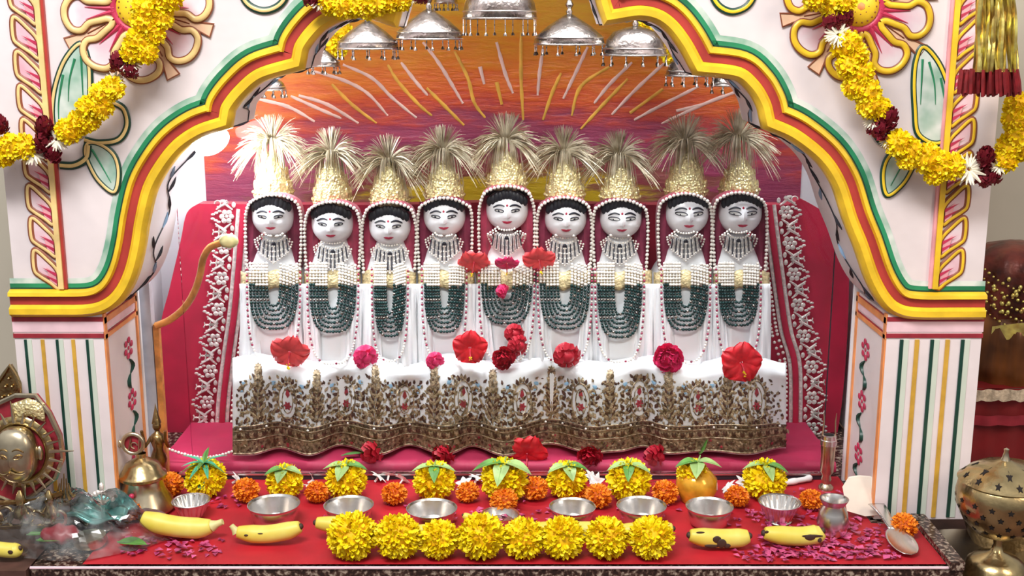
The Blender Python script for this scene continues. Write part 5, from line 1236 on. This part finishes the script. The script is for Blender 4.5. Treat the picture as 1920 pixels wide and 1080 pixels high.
def star(pr, z, a, sz):
    pts = []
    for j in range(10):
        q = pi / 2 + 2 * pi * j / 10; rr_ = sz if j % 2 == 0 else sz * .48; zz = z + rr_ * sin(q); R1 = prof_r(pr, zz)[0] + .0009
        aa = a + rr_ * cos(q) / max(.01, R1); pts.append(c + Vector((R1 * cos(aa), R1 * sin(aa), zz)))
    R1 = prof_r(pr, z)[0] + .0012; return pts + [c + Vector((R1 * cos(a), R1 * sin(a), z))]
for pr, zs, nn, par in ((prof, (zbt + 26 * s, zbt + 44 * s, zbt + 62 * s, zbt + 80 * s), 16, k), (lidp, (zr + 13 * s,), 12, ld), (lidp, (zr + 27 * s,), 7, ld)):
    mb = MB()
    for qi, z in enumerate(zs):
        for j in range(nn):
            mb.add(star(pr, z, 2 * pi * (j + .5 * (qi % 2)) / nn, 6.5 * s), [[i, (i + 1) % 10, 10] for i in range(10)])
    mb.build('star_hole_pattern', 'hole', par)
mb = MB(); q = P(1830, 1016, .12); q.z = -.05; mb.lathe([(0, 0), (.075, 0), (.095, .012), (.097, .012), (.078, -.003), (0, -.004)], q, n=40); tag(mb.build('steel_plate', 'steel'), 'round steel plate under and behind the incense burner', 'plate')
k = thing('brass_jar', P(1906, 930, .20), 'domed brass vessel standing behind the incense burner', 'vessel'); q = Vector((P(1896, 900, .20).x, .20, 0))
mb = MB(); zz = P(1896, 868, .20).z; mb.lathe([(.055, -.059), (.075, 0.0), (.082, .04), (.078, zz - .03), (.06, zz - .012), (.03, zz - .002), (0, zz)], q, n=40); mb.build('body', 'brass_dark', k)
mb = MB(); mb.lathe([(.08, zz - .034), (.083, zz - .031), (.08, zz - .028)], q, n=40); mb.build('rim', 'brass', k)
# the next altar: red cloth shelf and draped figure
k = thing('side_altar', P(1900, 860, .62), 'red draped side altar with lace trim beyond the striped pilaster', 'altar')
x0 = P(1822, 800, .55).x; zt_ = P(1880, 728, .55).z
mb = MB(); mb.grid(lambda i, j: Vector((x0 - .06 + .5 * i, .55 + .006 * sin(i * 40) - .015 * j, zt_ - (zt_ + .06) * j)), 60, 6); mb.grid(lambda i, j: Vector((x0 - .06 + .5 * i, .55 + .25 * j, zt_)), 10, 4); mb.build('red_cloth', 'cloth_dark', k)
mb = MB(); mb.grid(lambda i, j: Vector((x0 - .06 + .5 * i, .528 + .004 * sin(i * 90) - .004 * j, zt_ + .004 - (.018 + .006 * abs(sin(i * 50))) * j)), 90, 4); mb.build('lace_trim', 'lace', k)
zs_ = P(1880, 780, .55).z; mb = MB(); mb.grid(lambda i, j: Vector((x0 - .06 + .5 * i, .522 + .003 * sin(i * 70), zs_ - .02 * j + .01)), 60, 3); mb.build('patterned_band', 'dark_red_paint', k)
k = thing('draped_figure', Vector((P(1905, 720, .62).x, .64, zt_)), 'bronze silk draped figure with gold necklace on the side altar', 'idol'); q = Vector((P(1915, 600, .62).x, .66, zt_)); s = mpp(1900, 600, .62)
mb = MB(); mb.lathe([(98 * s, 0), (102 * s, 30 * s), (97 * s, 60 * s), (99 * s, 84 * s), (88 * s, 120 * s), (60 * s, 140 * s)], q, n=80, flute=(17, .035)); mb.build('silk_drape', 'bronze_silk', k)
mb = MB(); mb.lathe([(84 * s, 118 * s), (88 * s, 150 * s), (86 * s, 200 * s), (80 * s, 228 * s), (60 * s, 246 * s), (30 * s, 254 * s), (0, 256 * s)], q, n=80, flute=(11, .04)); mb.build('shawl', 'bronze_shawl', k)
mb = MB(); mb.grid(lambda i, j: q + Vector((92 * s * cos(-pi / 2 - .8 + 1.5 * i), 94 * s * sin(-pi / 2 - .8 + 1.5 * i) - .002, (108 + 14 * sin(pi * i) - 30 * j * (.6 + .4 * abs(sin(i * 22)))) * s)), 60, 4); o = mb.build('gold_waistband', 'gold_foil', k)
mb = MB(); rq = random.Random(4)
for kk in range(5):
    for j in range(26):
        a = -pi / 2 - 1.3 + 2.6 * j / 25; z = (120 + 18 * kk - 46 * cos((j / 25 - .5) * pi)) * s + 30 * s
        mb.bead(q + Vector((88 * s * cos(a), 92 * s * sin(a), z)), (2.6 + 1.2 * (j % 3 == 0)) * s)
for j in range(40):
    a = -pi / 2 + rq.uniform(-.9, .7); mb.ball(q + Vector((90 * s * cos(a), 92 * s * sin(a), rq.uniform(130, 205) * s)), 4 * s, 3 * s, 5 * s, n=6, k=4)
mb.build('gold_necklace_pattern', 'gold_foil', k)

# ------------------------------------------------------------------ silver umbrellas
UM = [(690, 92, 57, 40, 'cone', 'conical silver umbrella, third from the glowing lamp'), (805, 74, 62, 18, 'cone', 'conical silver umbrella next to the big domed one, lamp side'), (937, 36, 70, -22, 'dome', 'biggest domed silver umbrella at the middle of the row'), (1067, 84, 66, 28, 'cone', 'silver umbrella with a ball finial next after the domed one'),
      (1190, 104, 62, 50, 'flat', 'wide brimmed silver umbrella below the marigold swag'), (1293, 142, 46, 104, 'flat', 'small silver umbrella partly behind the arch cusp, incense burner side'), (1370, 160, 38, 138, 'flat', 'flattest small silver umbrella at the end of the row'), (607, 124, 30, 92, 'cone', 'small silver umbrella second from the glowing lamp'), (512, 168, 24, 148, 'flat', 'smallest silver umbrella, nearest the glowing lamp'), (836, 6, 22, -22, 'cone', 'little silver umbrella high behind the others')]
for n, (u, vr, hw, va, st, lab) in enumerate(UM):
    Y = .46 if n != 9 else .63; c = P(u, vr, Y); s = mpp(u, vr, Y); R0 = hw * s; H = (vr - va) * s
    k = thing('silver_umbrella', c, lab, 'umbrella', 'silver umbrellas hanging in the arch')
    if st == 'cone': pr = [(R0, 0), (R0 * 1.0, H * .10), (R0 * .97, H * .22), (R0 * .93, H * .30), (R0 * .60, H * .62), (R0 * .28, H * .86), (R0 * .08, H)]
    elif st == 'dome': pr = [(R0, 0), (R0 * .98, H * .22), (R0 * .97, H * .30), (R0 * .93, H * .52), (R0 * .80, H * .78), (R0 * .45, H * .96), (R0 * .06, H)]
    else: pr = [(R0, 0), (R0 * .97, H * .10), (R0 * .90, H * .32), (R0 * .86, H * .52), (R0 * .66, H * .80), (R0 * .30, H * .94), (R0 * .07, H)]
    mb = MB(); mb.lathe(pr, c, n=56); dm = mb.build('dome', 'silver', k); so = dm.modifiers.new('t', 'SOLIDIFY'); so.thickness = .0012
    mb = MB()
    for f in (.02, .24): mb.lathe([(prof_r(pr, H * f)[0] + d, H * f + e) for d, e in ((0, -.0016), (.0022, 0), (0, .0016))], c, n=56)
    mb.build('rim_band', 'steel', k)
    mb = MB(); mb.lathe([(.004, H * .97), (.006, H + .004), (.0035, H + .009), (.0075, H + .016), (.0035, H + .024), (.0025, H + .03)], c, n=14); mb.tube([c + Vector((0, 0, H + .028)), Vector((c.x, c.y, 1.0205))], .0011, n=5); mb.build('finial', 'silver', k)
    nb = 12 if hw > 40 else 8
    for j in range(nb):
        a = 2 * pi * (j + .3) / nb; p = c + Vector((R0 * .98 * cos(a), R0 * .98 * sin(a), 0)); L = (.022 if st == 'dome' else .012) if hw > 40 else .008
        mb = MB(); mb.tube([p, p - Vector((0, 0, L))], .0009, n=4); mb.bead(p - Vector((0, 0, L * .45)), .0018); mb.lathe([(.0006, -L), (.0026, -L - .002), (.0036, -L - .006), (0, -L - .006)], p, n=8); mb.build('bell', 'silver', k)

# ------------------------------------------------------------------ light
def area(name, loc, target, sx, sy, power, col=(1, 1, 1)):
    l = bpy.data.lights.new(name, 'AREA'); l.shape = 'RECTANGLE'; l.size = sx; l.size_y = sy; l.energy = power; l.color = col
    o = bpy.data.objects.new(name, l); C.objects.link(o); o.location = loc; o.rotation_euler = (Vector(target) - Vector(loc)).to_track_quat('-Z', 'Y').to_euler(); return o
area('room_ceiling_light', (-.5, -1.3, 2.3), (0, .3, .4), 1.3, .5, 56, (1, .98, .96))
nl = area('niche_tube_light', (-.03, .36, 1.0), (-.03, .43, .3), 1.1, .05, 3.6, (.93, .97, 1)); nl.data.spread = radians(95)
area('room_side_light', (1.5, -1.1, 1.3), (.5, .2, .4), .5, .8, 9, (1, .80, .62))
pl_ = bpy.data.lights.new('lamp_glow', 'POINT'); pl_.energy = 2.0; pl_.color = (.92, .96, 1); pl_.shadow_soft_size = .03
po = bpy.data.objects.new('lamp_glow', pl_); C.objects.link(po); po.location = P(440, 300, .42)
w = bpy.data.worlds.new('room'); bpy.context.scene.world = w; w.use_nodes = True; nt = w.node_tree; bg = nt.nodes['Background']
tc = nd(nt, 'ShaderNodeTexCoord'); sp = nd(nt, 'ShaderNodeSeparateXYZ'); nt.links.new(tc.outputs['Generated'], sp.inputs[0])
r = nd(nt, 'ShaderNodeValToRGB'); e = r.color_ramp.elements; e[0].position = .0; e[0].color = (.16, .13, .12, 1); e[1].position = 1; e[1].color = (.95, .96, 1, 1)
x = e.new(.5); x.color = (.42, .40, .40, 1); x = e.new(.72); x.color = (1.0, .98, .97, 1)
mr = nd(nt, 'ShaderNodeMapRange'); mr.inputs[1].default_value = -1; mr.inputs[2].default_value = 1
nt.links.new(sp.outputs['Z'], mr.inputs[0]); nt.links.new(mr.outputs[0], r.inputs[0]); nt.links.new(r.outputs[0], bg.inputs[0]); bg.inputs[1].default_value = .48
sc = bpy.context.scene; vs = sc.view_settings; sc.display_settings.display_device = 'sRGB'; vs.view_transform = 'Standard'; vs.look = 'None'; vs.gamma = 1; vs.use_curve_mapping = False; vs.exposure = .34
sc.cycles.max_bounces = 8; sc.cycles.transparent_max_bounces = 12
